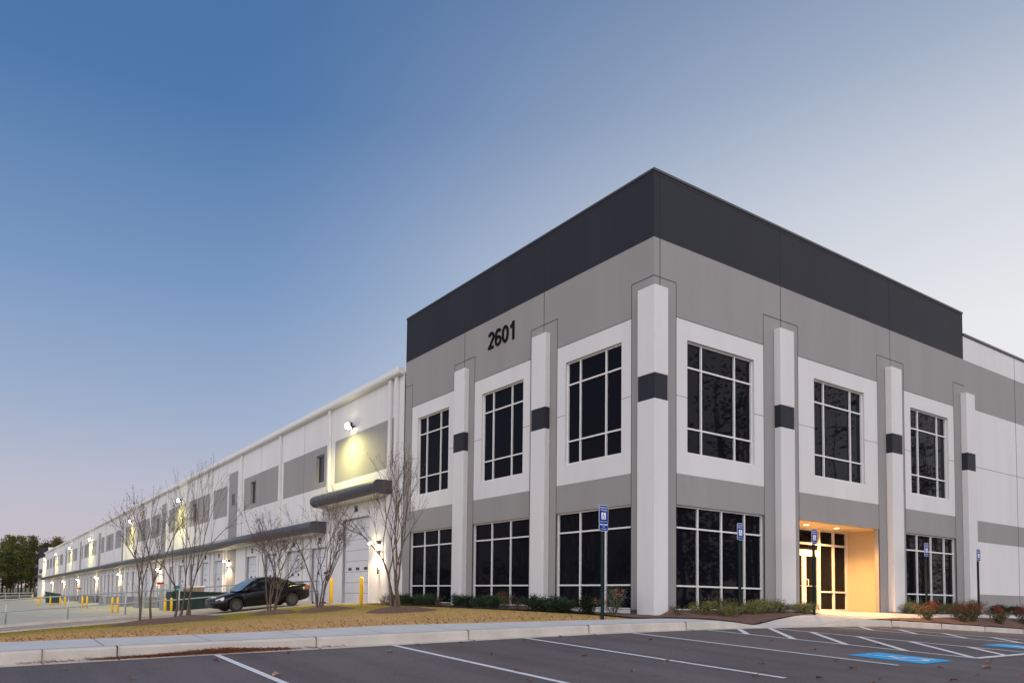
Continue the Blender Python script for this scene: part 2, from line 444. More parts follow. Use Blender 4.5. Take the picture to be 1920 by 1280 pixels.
LEAFPX = [(-14.2,-4.4),(-13.9,-5.1),(-12.6,-4.9),(-12.0,-6.2),(-11.2,-5.4),(-10.2,-3.5),(-9.6,-5.9),(-8.9,-4.4),(-8.2,-6.6),(-7.7,-5.2),
 (-7.2,-3.2),(-6.9,-6.1),(-6.3,-4.1),(-5.8,-6.9),(-5.4,-5.3),(-5.0,-7.8),(-4.7,-3.9),(-4.3,-7.2),(-3.6,-8.3),(-3.2,-6.2),(-2.9,-8.6),
 (-2.4,-4.9),(-2.0,-8.3),(-1.6,-8.9),(-1.2,-8.5),(-.8,-6.1),(-.6,-9.2),(-6.4,-8.1),(-5.7,-8.5),(-7.0,-7.6),(-8.0,-8.0),(-9.0,-7.3),
 (-4.0,-8.9),(-4.9,-9.0),(-3.3,-9.2),(-2.6,-9.5),(-10.8,-7.2),(-12.9,-3.4),(-11.7,-3.0),(-8.4,-2.9),(-6.0,-2.85),(-9.3,-2.88),(-14.8,-3.3),(-6.1,-8.6),(-1.9,-9.7),(-10.0,-6.6)]
for i, (x, y) in enumerate(LEAFPX):
    rnd = random.Random(i)
    o = leafsrc[i % 3] if i < 3 else leafsrc[i % 3].copy()
    if i >= 3: COL.objects.link(o)
    s = rnd.uniform(.45, .95)
    o.location = (x, y, lot(x, y)+.008); o.rotation_euler = (rnd.uniform(-.2,.2), rnd.uniform(-.2,.2), rnd.uniform(0, 6.3)); o.scale = (s, s, s)
    tag(o, 'dry curled leaf fallen on the dark asphalt between the parking lines', 'leaf', 'dry leaves scattered over the parking lot')
def straw(name, spots, hf, n, mats, L_=.16, r=.003, up=.05):
    g = MB(); rnd = random.Random(5)
    for _ in range(n):
        x, y, wgt = spots(rnd)
        a = rnd.uniform(0, 6.28); l = L_*rnd.uniform(.4, 1); z = hf(x, y)+.01+rnd.random()*up*wgt
        dx = math.cos(a)*l/2; dy = math.sin(a)*l/2*.5; dz = rnd.uniform(-.02, .03)
        w = r
        g.quad((x-dx, y-dy, z-dz),(x-dx+w, y-dy-w, z-dz+w),(x+dx+w, y+dy-w, z+dz+w),(x+dx, y+dy, z+dz), rnd.randrange(2))
    o = g.build(name, mats); o['kind'] = 'stuff'; return o
def sp(rnd):
    x = -14.55 + 3.2*rnd.betavariate(2.2, 1.8) if rnd.random() < .85 else rnd.uniform(-15.3, -10.5)
    w = math.exp(-((x+12.6)/.6)**2)+.35
    return x, -2.52-abs(rnd.gauss(0, .035+.02*w)), w
straw('pine_straw', sp, lambda x,y: lot(x,y), 2600, [mat('pine_straw_brown', (.26,.085,.035), .9), mat('pine_straw_dark', (.13,.045,.022), .9)])
def lawn_sp(rnd):
    x = rnd.uniform(-15.6, -2.2); y = -1.1+abs(rnd.gauss(0, 2.6)); return x, y, .3
straw('lawn_litter', lawn_sp, H, 1100, [mat('litter_brown', (.13,.055,.03), .9), mat('litter_tan', (.50,.33,.17), .9)], L_=.07, r=.008, up=.02)
# tufts of grass blades
def tufts():
    g = MB(); rnd = random.Random(9)
    for _ in range(30000):
        x = rnd.uniform(-16.2, -1.3); y = -1.17+rnd.random()**1.3*16.6
        if x > -2.2 and rnd.random() < .7: continue
        z = H(x, y)-.014; h = rnd.uniform(.015, .042); a = rnd.uniform(0, 3.14); w = .006
        lx = rnd.uniform(-.02, .02); ly = rnd.uniform(-.02, .02)
        g.poly([(x-w*math.cos(a), y-w*math.sin(a), z),(x+w*math.cos(a), y+w*math.sin(a), z),(x+lx, y+ly, z+h)])
    o = g.build('grass', LAWN); o['kind'] = 'stuff'
tufts()

# ------------------------------------------------------------------ facade builder
def wall_face(mb, frame, us, zs, holes, matf, depth):
    """frame(u, d, z) -> xyz; d = depth into the wall; cells of a grid; holes get reveals"""
    us = sorted(set(us)); zs = sorted(set(zs))
    def inhole(u, z):
        for h in holes:
            if h[0] < u < h[1] and h[2] < z < h[3]: return True
        return False
    for a, b in zip(us, us[1:]):
        for c, d in zip(zs, zs[1:]):
            u = (a+b)/2; z = (c+d)/2
            if inhole(u, z): continue
            mb.quad(frame(a,0,c), frame(b,0,c), frame(b,0,d), frame(a,0,d), matf(u, z))
    for h in holes:
        u0, u1, z0, z1, mi = h
        for (p, q) in (((u0,z0),(u1,z0)),((u1,z0),(u1,z1)),((u1,z1),(u0,z1)),((u0,z1),(u0,z0))):
            mb.quad(frame(p[0],0,p[1]), frame(q[0],0,q[1]), frame(q[0],depth,q[1]), frame(p[0],depth,p[1]), mi)
HT, ZB, FT, WT, WB, FB, GT, GB, Z0 = 12.0, 10.10, 8.02, 7.45, 4.19, 3.57, 2.69, -.27, -1.0
FR = lambda u, d, z: (d, u, z)       # left facade, plane x=0 (u along y)
FF = lambda u, d, z: (u, d, z)       # front facade, plane y=0 (u along x)
office = empty('office_building', (0,0,0))
tag(office, 'two storey grey and white corner office block with a charcoal top band reading 2601', 'building')
# bays: (surround a,b, window a,b)
LB = [(.786,3.85,1.157,3.466),(5.14,8.32,5.518,7.854),(9.66,12.80,10.008,12.327)]
RB = [(.93,5.02,1.407,4.542),(6.87,11.80,7.785,10.909),(13.70,17.67,14.18,17.175)]
def facade(frame, bays, L_, name, ground_holes, flip=False):
    us = [0, L_]; zs = [Z0, GB, GT, FB, WB, WT, FT, ZB, HT]; holes = []
    for a, b, c, d in bays:
        us += [a, b, c, d]; holes.append((c, d, WB, WT, 1))
    for (a, b, z0, z1) in ground_holes:
        holes.append((a, b, z0, z1, 0)); zs += [z0, z1]; us += [a, b]
    def mf(u, z):
        if z > ZB: return 2
        if FB < z < FT:
            for a, b, c, d in bays:
                if a < u < b: return 1
        return 0
    mb = MB(); wall_face(mb, frame, us, zs, holes, mf, .16)
    return mb.build(name, [GREY, WHITE, DARK], office)
wallL = facade(FR, LB, 13.38, 'wall', [(b[0], b[1], GB, GT) for b in LB])
wallF = facade(FF, RB, 18.62, 'wall', [(RB[0][0], RB[0][1], GB, GT), (RB[1][0], RB[1][1], -.30, GT+.0), (RB[2][0], RB[2][1], GB, GT)])
# white sills below the ground windows
for b in LB:
    sl = MB(); sl.box(-.02, .16, b[0]+.01, b[1]-.01, GB-.14, GB); sl.build('window_sill', WHITE, office, bevel=.01)
for b in (RB[0], RB[2]):
    sl = MB(); sl.box(b[0]+.01, b[1]-.01, -.02, .16, GB-.14, GB); sl.build('window_sill', WHITE, office, bevel=.01)
# back sides and roof so the block is solid
bk = MB(); bk.box(.4, 18.3, 3.4, 13.0, Z0, HT-.35)
bk.box(.002, .4, 13.01, 13.375, Z0, ZB, 1); bk.box(.003, 18.6, 13.012, 13.372, ZB, HT-.002); bk.box(18.31, 18.612, .17, 13.0, ZB, HT-.004); bk.box(18.31,18.612,.003,.17,Z0,HT-.003)
bk.build('rear_wall', [DARK, GREY], office)
cp = MB()
cp.box(-.02, .30, -.02, 13.40, HT, HT+.07); cp.box(.30, 18.64, -.02, .30, HT, HT+.07); cp.box(18.35, 18.64, .30, 13.40, HT, HT+.07); cp.box(.30,18.35,13.1,13.40,HT,HT+.07)
cp.build('parapet_coping', COPING, office)
# joints and reveals
jt = MB()
def vline(fr, u, z0, z1, w=.022):
    a = fr(u-w/2, -.003, z0); b = fr(u+w/2, .02, z1)
    jt.box(a[0], b[0], a[1], b[1], a[2], b[2])
def hline(fr, u0, u1, z, w=.022):
    a = fr(u0, -.0032, z-w/2); b = fr(u1, .02, z+w/2)
    jt.box(a[0], b[0], a[1], b[1], a[2], b[2])
for fr, bays, Js, L_ in ((FR, LB, [4.50, 8.99], 13.38), (FF, RB, [5.94, 12.75], 18.62)):
    for j in Js: vline(fr, j, 8.7, HT)
    edges = [bays[0][0]]+[v for b in zip(bays, bays[1:]) for v in (b[0][1], b[1][0])]+[bays[-1][1]]
    hline(fr, 0, edges[0], 9.0)
    for i in range(1, len(edges)-1, 2): hline(fr, edges[i], edges[i+1], 9.0)
    hline(fr, edges[-1], L_, 9.0)
    for e in edges: vline(fr, e, -.4, 9.0, .018)
    for a, b, c, d in bays:
        hline(fr, a, b, FT, .016); hline(fr, a, c, 5.775, .012); hline(fr, d, b, 5.775, .012)
    hline(fr, 0, L_, HT-.09, .02)
vline(FF, .25, 8.7, HT)
absorb(wallF, jt, SEAL)
# pilasters
def pilaster(x0, x1, y0, y1):
    for (z0, z1, m, e) in ((-1.0, 5.475, WHITE, 0), (5.475, 6.18, DARK, -.02), (6.18, 8.63, WHITE, 0)):
        pass
def pil(poly, name='pilaster'):
    root = None
    g = MB()
    for z0, z1 in ((-1.0, 5.475), (6.18, 8.63)):
        g.loft([[(x, y, z0) for x, y in poly], [(x, y, z1) for x, y in poly]])
    root = g.build(name, WHITE, office, bevel=.012)
    b = MB(); cx = sum(p[0] for p in poly)/len(poly); cy = sum(p[1] for p in poly)/len(poly)
    po = [((x if abs(x) < 1e-6 else x+(.016 if x < cx else -.016)), (y if abs(y) < 1e-6 else y+(.016 if y < cy else -.016))) for x, y in poly]
    if len(poly) == 6: po = [(x+(.016 if x < 0 else (-.016 if x > 0.2 else 0)), y+(.016 if y < 0 else (-.016 if y > .2 else 0))) for x, y in poly]
    b.loft([[(x, y, 5.475) for x, y in po], [(x, y, 6.18) for x, y in po]])
    b.build('pilaster_band', DARK, root)
P_ = .22
pil([(-P_,-P_),(.33,-P_),(.33,0),(0,0),(0,.38),(-P_,.38)])
for u in (4.52, 9.02): pil([(-P_, u-.34), (0, u-.34), (0, u+.34), (-P_, u+.34)])
for u in (5.94, 12.73, 18.66): pil([(u-.37,-P_),(u+.37,-P_),(u+.37,0),(u-.37,0)])
# windows
def window(fr, u0, u1, z0, z1, cols, rows, name='window', m=.046, d0=.08):
    """white aluminium frame with mullions at cols/rows; glass is its sub-part"""
    f = MB()
    def bx(a, b, c, d, e0, e1):
        p = fr(a, e0, c); q = fr(b, e1, d); f.box(p[0], q[0], p[1], q[1], p[2], q[2])
    bx(u0, u1, z0, z0+m, d0, .15); bx(u0, u1, z1-m, z1, d0, .15)
    bx(u0, u0+m, z0+m, z1-m, d0, .15); bx(u1-m, u1, z0+m, z1-m, d0, .15)
    for c in cols: bx(c-m/2, c+m/2, z0+m, z1-m, d0+.003, .149)
    for r in rows: bx(u0+m, u1-m, r-m/2, r+m/2, d0+.006, .148)
    w = f.build(name, ALU, office)
    g = MB(); cs = [u0+m/2]+sorted(cols)+[u1-m/2]; rs = [z0+m/2]+sorted(rows)+[z1-m/2]
    rnd = random.Random(int(u0*100))
    for a, b in zip(cs, cs[1:]):
        for c, d in zip(rs, rs[1:]):
            t = rnd.uniform(-.0015, .0015)
            g.quad(fr(a, .135+t, c), fr(b, .135-t, c), fr(b, .135-t, d), fr(a, .135+t, d))
    g.build('pane', GLASS, w)
    return w
for (a, b, c, d), cols in zip(LB, ((1.835, 2.90), (6.22, 7.27), (10.70, 11.72))):
    window(FR, c, d, WB, WT, cols, (4.93, 6.73))
for (a, b, c, d), cols in zip(RB, ((2.14, 3.69), (8.50, 10.15), (14.92, 16.45))):
    window(FF, c, d, WB, WT, cols, (4.93, 6.70))
for (a, b, c, d), cols in zip(LB, ((1.83, 2.87), (6.22, 7.27), (10.72, 11.77))):
    window(FR, a, b, GB, GT, cols, (.42, 2.06))
for i, cols in ((0, (1.97, 3.05, 4.15)), (2, (14.72, 15.80, 16.87))):
    a, b, c, d = RB[i]; window(FF, a, b, GB, GT, cols, (.42, 2.06))
# entrance recess
TANW = mat('cream_vestibule_paint', (.56, .47, .36), .75, var=.03, vscale=1.2)
TANC = mat('cream_ceiling_paint', (.60, .48, .33), .75)
rc = MB()
YB = 1.6
rc.quad((6.1,.16,GT),(12.58,.16,GT),(12.58,YB+.1,GT),(6.1,YB+.1,GT), 1)
rc.quad((12.58,.16,-.3),(12.58,YB+.1,-.3),(12.58,YB+.1,GT),(12.58,.16,GT), 0)
rc.quad((6.1,.16,-.3),(6.1,YB+.1,-.3),(6.1,YB+.1,GT),(6.1,.16,GT), 0)
rc.quad((11.80,.16,-.3),(12.58,.16,-.3),(12.58,.16,GT),(11.80,.16,GT), 0)
rc.quad((6.1,.16,-.3),(6.87,.16,-.3),(6.87,.16,GT),(6.1,.16,GT), 0)
rc.quad((6.1,YB+.1,-.3),(12.58,YB+.1,-.3),(12.58,YB+.1,GT),(6.1,YB+.1,GT), 2)
rc.build('entrance_recess', [TANW, TANC, BLACKP], office)
sheet('entrance_floor', [(6.12,-.03),(12.56,-.03),(12.56,YB+.05),(6.12,YB+.05)], lambda x,y: -.278, CONC, step=1.5)
FS = lambda u, d, z: (u, YB-.15+d, z)
sf = MB()
def sbx(mb, a, b, c, d, e0=.06, e1=.16): mb.box(a, b, YB-.15+e0, YB-.15+e1, c, d)
m_ = .06
ZS = -.275
for (a, b) in ((6.1, 6.16),(12.50, 12.58)): sbx(sf, a, b, ZS, GT)
sbx(sf, 6.16, 12.50, GT-.05, GT); sbx(sf, 6.16, 12.50, 2.12, 2.19, .063, .159)
for c in (7.02, 7.90, 8.74, 10.71, 11.65): sbx(sf, c-.035, c+.035, ZS, GT-.05, .058, .161)
sbx(sf, 8.775, 10.675, 1.86, 1.93, .057, .158)
for (a, b) in ((6.16, 8.705),(10.745, 12.50)):
    sbx(sf, a, b, .40, .46, .066, .158); sbx(sf, a, b, ZS, ZS+.07, .066, .158)
front = sf.build('storefront', ALU, office)
g = MB(); g.quad((6.1,YB-.02,ZS),(8.74,YB-.02,ZS),(8.74,YB-.02,GT),(6.1,YB-.02,GT)); g.quad((10.7,YB-.02,ZS),(12.5,YB-.02,ZS),(12.5,YB-.02,GT),(10.7,YB-.02,GT)); g.quad((8.74,YB-.02,1.9),(10.7,YB-.02,1.9),(10.7,YB-.02,GT),(8.74,YB-.02,GT))
g.build('pane', GLASS, front)
for k, (a, b) in enumerate(((8.785, 9.722),(9.728, 10.665))):
    d = MB(); s_ = .11
    sbx(d, a, a+s_, ZS+.01, 1.855, .062, .12); sbx(d, b-s_, b, ZS+.01, 1.855, .062, .12)
    sbx(d, a+s_, b-s_, ZS+.01, ZS+.24, .062, .12); sbx(d, a+s_, b-s_, 1.70, 1.855, .062, .12)
    do = d.build('door', ALU, office)
    g = MB(); g.quad((a+s_,YB-.05,ZS+.2),(b-s_,YB-.05,ZS+.2),(b-s_,YB-.05,1.72),(a+s_,YB-.05,1.72)); g.quad((a+s_,YB-.052,.62),(b-s_,YB-.052,.62),(b-s_,YB-.052,.635),(a+s_,YB-.052,.635),1)
    g.build('pane', [GLASS, ALU], do)
    hx = b-.05 if k == 0 else a+.05
    h = MB(); h.tube([(hx,YB-.10,.60),(hx+(.05 if k else -.05),YB-.17,.63),(hx+(.05 if k else -.05),YB-.17,.85),(hx,YB-.10,.88)], .014, 8)
    h.build('handle', ALU, do, smooth=True)
# recessed downlights
LAMPW = mat('downlight_lens', (1,.8,.5), .5, emit=(1,.70,.36), estr=9)
for i, (x, y) in enumerate(((8.56,.75),(10.42,.74),(6.75,.75))):
    g = MB(); g.tube([(0,0,-.012),(0,0,.02)], .10, 20); g2 = MB(); g2.tube([(0,0,-.016),(0,0,-.013)], .078, 20)
    o = g.build('recessed_downlight', ALU, loc=(x, y, GT))
    tag(o, ('lit round downlight in the entrance ceiling above the glass doors', 'lit round downlight in the entrance ceiling nearest the cream side wall', 'lit round downlight at the left end of the entrance ceiling behind the pilaster')[i], 'light', 'downlights in the entrance ceiling')
    g2.build('lens', LAMPW, o)
    ld = bpy.data.lights.new('downlight', 'SPOT'); ld.energy = 900; ld.color = (1, .51, .14); ld.spot_size = R(150); ld.spot_blend = .6; ld.shadow_soft_size = .07
    lo = bpy.data.objects.new('downlight', ld); COL.objects.link(lo); lo.parent = o; lo.location = (0, 0, -.03)
# number 2601
def numeral(ch):
    def arc(cx, cy, rx, ry, a0, a1, n=22): return [(cx+rx*math.cos(R(a0+(a1-a0)*i/n)), cy+ry*math.sin(R(a0+(a1-a0)*i/n))) for i in range(n+1)]
    if ch == '0': return [arc(.22,.36,.155,.29,0,360,36)]
    if ch == '6': return [arc(.22,.225,.155,.155,0,360,30), arc(.235,.42,.165,.235,38,180,16)+[(.07,.30),(.068,.22)]]
    if ch == '2': return [arc(.22,.49,.15,.16,165,-28,16)+[(.09,.07)], [(.03,.065),(.40,.065)]]
    return [[(.27,.0),(.27,.72)], [(.08,.53),(.20,.57),(.265,.71)]]
def ribbon(mb, pts, w, z0, z1):
    n = len(pts); Lf = []; Rt = []
    closed = math.hypot(pts[0][0]-pts[-1][0], pts[0][1]-pts[-1][1]) < 1e-5
    for i in range(n):
        a = pts[i-1] if i else (pts[-2] if closed else pts[0]); b = pts[i+1] if i < n-1 else (pts[1] if closed else pts[-1])
        dx, dy = b[0]-a[0], b[1]-a[1]; l = math.hypot(dx, dy) or 1; nx, ny = -dy/l*w/2, dx/l*w/2
        Lf.append((pts[i][0]+nx, pts[i][1]+ny)); Rt.append((pts[i][0]-nx, pts[i][1]-ny))
    for i in range(n-1):
        a, b, c, d = Lf[i], Lf[i+1], Rt[i+1], Rt[i]
        mb.quad((*d,z1),(*c,z1),(*b,z1),(*a,z1)); mb.quad((*a,z0),(*a,z1),(*b,z1),(*b,z0)); mb.quad((*d,z0),(*c,z0),(*c,z1),(*d,z1))
for k, ch in enumerate('2601'):
    g = MB()
    for q, pts in enumerate(numeral(ch)): ribbon(g, [(x*.88, y*.91) for x, y in pts], .102, 0, .03+.001*q)
    t = g.build('building_numeral', BLACKP, office); t.rotation_euler = LEFTROT; t.location = (-.002, 7.52-.405*k, 8.985)

# right-hand warehouse end wall, same plane as the front facade
ew = empty('end_wall_building', (18.62, 0, 0)); 
tag(ew, 'lower grey and white striped wall of the building right of the office block', 'building')
g = MB(); X1 = 70
us = [18.64, 19.58]+[X1]; zs = [Z0, .50, 2.66, 3.54, 8.15, 10.1, 11.1]
def mf(u, z):
    if z > 10.1: return 1
    if z > 8.15: return 0
    if u > 19.58 and (2.66 < z < 3.54 or z < .5): return 0
    return 1
wall_face(g, lambda u, d, z: (u-18.62, d+.012, z), us, zs, [], mf, .1)
wallE = g.build('wall', [GREY, WHITE], ew)
g = MB(); g.box(.02, X1-18.62, -.04, .3, 11.1, 11.19); g.build('parapet_coping', COPING, ew)
g = MB()
for x in (23.6, 29.7, 35.8, 41.9, 48): g.box(x-18.62-.012, x-18.62+.012, .008, .03, -.4, 11.1)
for z in (5.77,): g.box(.05, X1-18.62, .0085, .03, z-.007, z+.007)
absorb(wallE, g, SEAL)
g = MB(); g.box(.0, X1-18.62, .32, 8, Z0, 10.6); g.build('rear_wall', GREY, ew)

# ------------------------------------------------------------------ long warehouse
TILT = -.0065; WY = 14.0
wh = empty('warehouse_building', (0, WY, 0), (TILT, 0, 0))
tag(wh, 'long white warehouse with grey upper panels, downspouts and a row of dock doors', 'building')
def wz(y, z): return z+TILT*(y-WY)      # world height of a warehouse-local height
WEND = 186.0
DW = MB()
spouts = [20.9, 27.9] + [35.2+7.27*k for k in range(0, 21)]
lamps = [15.42, 37.6, 59.1, 80.6, 99.4, 120.0, 141.3, 163.0, 184.6]
strips = [37.2, 58.6, 80.0, 98.8, 119.4, 140.8, 162.4]
floods = [18.35, 52.0, 74.5, 106.7, 132.5, 156.7, 183.8]
wins = [22.2, 32.95, 47.5, 61.4, 76.0, 90.4, 105.2, 119.9-7, 134.5, 149.2, 163.8+3, 178.0]
# grey bands per bay
bands = []
edges_ = [14.55]+spouts
for a, b in zip(edges_, edges_[1:]):
    lo, hi = a+.45, b-.38
    for s in strips:
        if lo-1 < s < hi+1:
            if s-a < b-s: lo = s+1.35
            else: hi = s-1.35
    if a < 15: lo = 14.2; hi = 20.35
    if hi-lo > .8: bands.append((lo, hi))
doors = [(17.84, 1.38, 36)]
n_ = 35
for c in (22.0, 25.62, 29.22, 32.78):
    doors.append((c, 1.05, n_)); n_ -= 1
for a, b in zip(lamps[1:], lamps[2:]):
    sp_ = (b-a)/6
    for k in range(5):
        if n_ > 0: doors.append((a+sp_*(k+.72), 1.02, n_)); n_ -= 1
us = [13.40, WEND]; zs = [-2.9, -.42, 2.5, 3.73, 5.70, 7.90, 8.7, 9.8]
holes = []
for lo, hi in bands: us += [lo, hi]
for s in strips: us += [s-1.0, s+1.0]
for c, hw, k in doors:
    us += [c-hw, c+hw]; holes.append((c-hw, c+hw, -.42, 3.73 if k == 36 else 2.5, 1))
for w in wins: us += [w-.52, w+.52]; holes.append((w-.52, w+.52, 6.0, 7.5, 0))
zs += [6.0, 7.5]
def mfw(u, z):
    if z < -.42: return 0
    if 5.70 < z < 7.90 and any(lo < u < hi for lo, hi in bands): return 0
    if z < 8.7 and any(s-1 < u < s+1 for s in strips): return 0
    return 1
g = MB(); wall_face(g, lambda u, d, z: (d, u-WY, z), us, zs, holes, mfw, .22)
wallW = g.build('wall', [GREY, WHITE], wh)
# windows
for w in wins:
    f = MB(); y0, y1 = w-.52-WY, w+.52-WY
    f.box(.10,.18,y0,y1,6.0,6.05); f.box(.10,.18,y0,y1,7.45,7.5); f.box(.10,.18,y0,y0+.05,6.05,7.45); f.box(.10,.18,y1-.05,y1,6.05,7.45)
    fo = f.build('window', GALV2, wh)
    p = MB(); p.quad((.15,y0+.04,6.04),(.15,y1-.04,6.04),(.15,y1-.04,7.46),(.15,y0+.04,7.46)); p.build('pane', GLASS2, fo)
for s in strips:
    g = MB(); g.box(-.01, .03, s-.37-WY, s+.27-WY, 6.33, 7.15); g.build('wall_louvre', CAN, wh)
# roof and gutter
g = MB(); g.box(.05, 120, 13.6-WY, WEND-WY, 9.3, 9.78); g.build('roof', WHITE, wh)
g = MB()
prof = [(-.02,9.62),(-.26,9.66),(-.30,9.74),(-.30,9.93),(-.26,9.95),(-.24,9.90),(-.02,9.90)]
g.loft([[(x, y-WY, z) for x, z in prof] for y in (13.42, 60, 120, WEND)]); g.build('gutter', ALU, wh)
for i, y in enumerate([13.95, 14.5]+spouts):
    g = MB(); g.box(-.15,-.01,y-.10-WY,y+.10-WY, (-.3 if i < 2 else 3.9), 9.62)
    g.build('downspout', WHITE, wh, bevel=.01)
g = MB()
for a in [24.4, 31.5]+[38.8+7.27*k for k in range(20)]: g.box(-.002,.02,a-.008-WY,a+.008-WY,-.4,9.62)
absorb(wallW, g, SEAL)
# doors
LITE = mat('door_window', (.03, .03, .03), .15)
numcache = {}
for c, hw, k in doors:
    zt = 3.73 if k == 36 else 2.5; zb = -.42
    y0, y1 = c-hw-WY, c+hw-WY
    d = MB(); n = 8 if k == 36 else 6; hgt = (zt-zb)/n
    for i in range(n):
        d.box(.15, .20, y0, y1, zb+hgt*i+.008, zb+hgt*(i+1)-.008)
        if n == 8 or k > 30: d.box(.146, .15, y0+.03, y1-.03, zb+hgt*(i+.5)-.006, zb+hgt*(i+.5)+.006)
    d.box(.17, .205, y0, y1, zb, zt, 1)
    do = d.build('dock_door', [DOORW, BLACKP], wh)
    li = MB(); zl = zb+hgt*3.15 if n == 8 else zb+hgt*3.1
    for t_ in (.2, .5, .8) if k == 36 else (.28, .72):
        yc = y0+(y1-y0)*t_; li.box(.138, .15, yc-.17, yc+.17, zl, zl+.13)
    li.build('door_window', LITE, do)
    fr_ = MB(); fr_.box(-.015,.15,y0-.05,y0,zb,zt+.05); fr_.box(-.015,.15,y1,y1+.05,zb,zt+.05); fr_.box(-.015,.15,y0,y1,zt,zt+.05)
    if k != 36 and k > 0: fr_.box(-.22,-.0,y0+.15,y0+.4,-.8,-.35,1); fr_.box(-.22,-.0,y1-.4,y1-.15,-.8,-.35,1)
    fr_.build('door_frame', [DOORW, BLACKP], do)
    if k <= 35: 
        for ya_, yb_ in ((y0-.32, y0-.08), (y1+.08, y1+.32)):
            pj_ = MB(); pj_.box(-.10,-.016,ya_,yb_,-.42,3.15); pj_.build('door_surround', WHITE, do)
    nt_ = text_mesh(str(k), .42, 'door_number', BLACKP, extrude=.008, offset=.008)
    nt_.rotation_euler = LEFTROT; nt_.location = (-.012, c-WY, zt+(.42 if k == 36 else .36)); nt_.parent = do
# canopies (rounded front edge)
def canopy(ya, yb, zb, zt, p):
    prof = [(0,zb),(-p+.05,zb)]
    r = (zt-zb)*.5
    for i in range(9):
        a = R(-90-180*i/8+0); prof.append((-p+r*.9+math.cos(a)*r, (zb+zt)/2+math.sin(a)*r))
    prof = [(0,zb)]+[(min(0,x), z) for x, z in prof[2:]]+[(0,zt)]
    g = MB(); g.loft([[(x, y-WY, z) for x, z in prof] for y in (ya, (ya+yb)/2, yb)])
    o = g.build('canopy', CAN, wh)
    s_ = MB(); s_.box(-p+.25, -.01, ya+.12-WY, yb-.12-WY, zb-.03, zb-.002); s_.build('soffit', SOFF, o)
canopy(14.37, 21.2, 4.49, 5.09, .95)
canopy(21.25, WEND-2, 3.22, 3.83, .95)
# standpipe and small valve beside door 36
g = MB(); g.tube([(-.08,15.42-WY,.95),(-.08,15.42-WY,1.35)], .035, 8); g.tube([(-.02,15.42-WY,1.12),(-.16,15.34-WY,1.12)], .03, 8)
g.build('wall_valve', COPING, wh, smooth=True)
# far end office block
fb = empty('far_office_building', (0, WEND, 0))
tag(fb, 'small far office block with a charcoal band at the far end of the warehouse', 'building')
g = MB(); fz = TILT*(WEND-WY)
g.box(-.35, 12, .02, 14, -4, 8.9+fz, 1); g.build('wall', [GREY, WHITE], fb)
g = MB(); g.box(-.40, 12, -.02, 14.05, 8.9+fz, 11.4+fz, 0); g.build('parapet_band', DARK, fb)
g = MB(); g.box(.6, 11, -.08, -.03, 9.8+fz, 11.35+fz, 0); g.build('parapet_return', WHITE, fb)
g = MB(); g.box(-1.3, -.35, 3, 12, 3.9+fz, 4.5+fz); g.build('canopy', CAN, fb)
g = MB()
for y in (4, 7, 10): g.box(-.37,-.35,y-1,y+1,5.0+fz,6.1+fz)
g.build('window', GLASS, fb)

# ------------------------------------------------------------------ wall lights
FLENS = mat('floodlight_lens', (1,1,.8), .4, emit=(1,.93,.55), estr=70)
LLENS = mat('lantern_lens', (1,.9,.7), .4, emit=(1,.80,.46), estr=60)
def floodlight():
    o = empty('floodlight')
    g = MB(); g.box(-.30,-.16,-.22,.22,-.10,.16); g.box(-.16,0,-.05,.05,-.02,.06); g.build('housing', COPING, o, bevel=.015)
    g = MB(); g.quad((-.305,-.18,-.02),(-.305,.18,-.02),(-.20,.18,-.115),(-.20,-.18,-.115)); g.tube([(-.44,0,.0),(-.40,0,.0),(-.31,0,.0)], [.06,.12,.15], 12); g.build('lens', FLENS, o)
    ld = bpy.data.lights.new('flood', 'SPOT'); ld.energy = 1500; ld.color = (1,.91,.33); ld.spot_size = R(172); ld.spot_blend = 1.0; ld.shadow_soft_size = .08
    l = bpy.data.objects.new('flood', ld); COL.objects.link(l); l.parent = o; l.location = (-1.15, 0, -.05)
    l.rotation_euler = (0, R(8), 0)
    return o
def lantern():
    o = empty('wall_lantern')
    g = MB(); g.box(-.16,0,-.12,.12,.02,.22); g.box(-.18,0,-.14,.14,-.24,-.20); g.build('housing', COPING, o, bevel=.01)
    g = MB(); g.box(-.155,-.01,-.10,.10,-.19,.015); g.build('lens', LLENS, o)
    g = MB(); g.tube([(-.02,.2,.16),(-.30,.30,.14)], .015, 6); g.build('bracket', COPING, o)
    g = MB(); g.box(-.38,-.28,.22,.38,.06,.16); g.build('lamp_head', LLENS, o)
    ld = bpy.data.lights.new('lantern', 'SPOT'); ld.energy = 300; ld.color = (1,.72,.38); ld.spot_size = R(150); ld.spot_blend = .7; ld.shadow_soft_size = .1
    l = bpy.data.objects.new('lantern', ld); COL.objects.link(l); l.parent = o; l.location = (-.30, 0, -.26)
    return o
ORD = ['nearest the office block', 'second nearest the office block', 'third from the office block', 'fourth from the office block', 'fifth from the office block', 'sixth from the office block', 'seventh from the office block', 'eighth from the office block', 'at the far end of the row']
fsrc = floodlight()
for i, y in enumerate(floods):
    o = fsrc if i == 0 else copy_tree(fsrc)
    o.location = (-.004, y, wz(y, 8.27)); tag(o, 'lit floodlight high on the warehouse wall, %s' % (ORD[i] if i < 6 else ORD[8]), 'floodlight', 'floodlights high on the warehouse wall')
lsrc = lantern()
for i, y in enumerate(lamps):
    o = lsrc if i == 0 else copy_tree(lsrc)
    o.location = (-.004, y, wz(y, 2.25)); tag(o, 'glowing wall lantern beside the dock doors, %s' % ORD[i], 'wall light', 'lanterns between the dock doors')

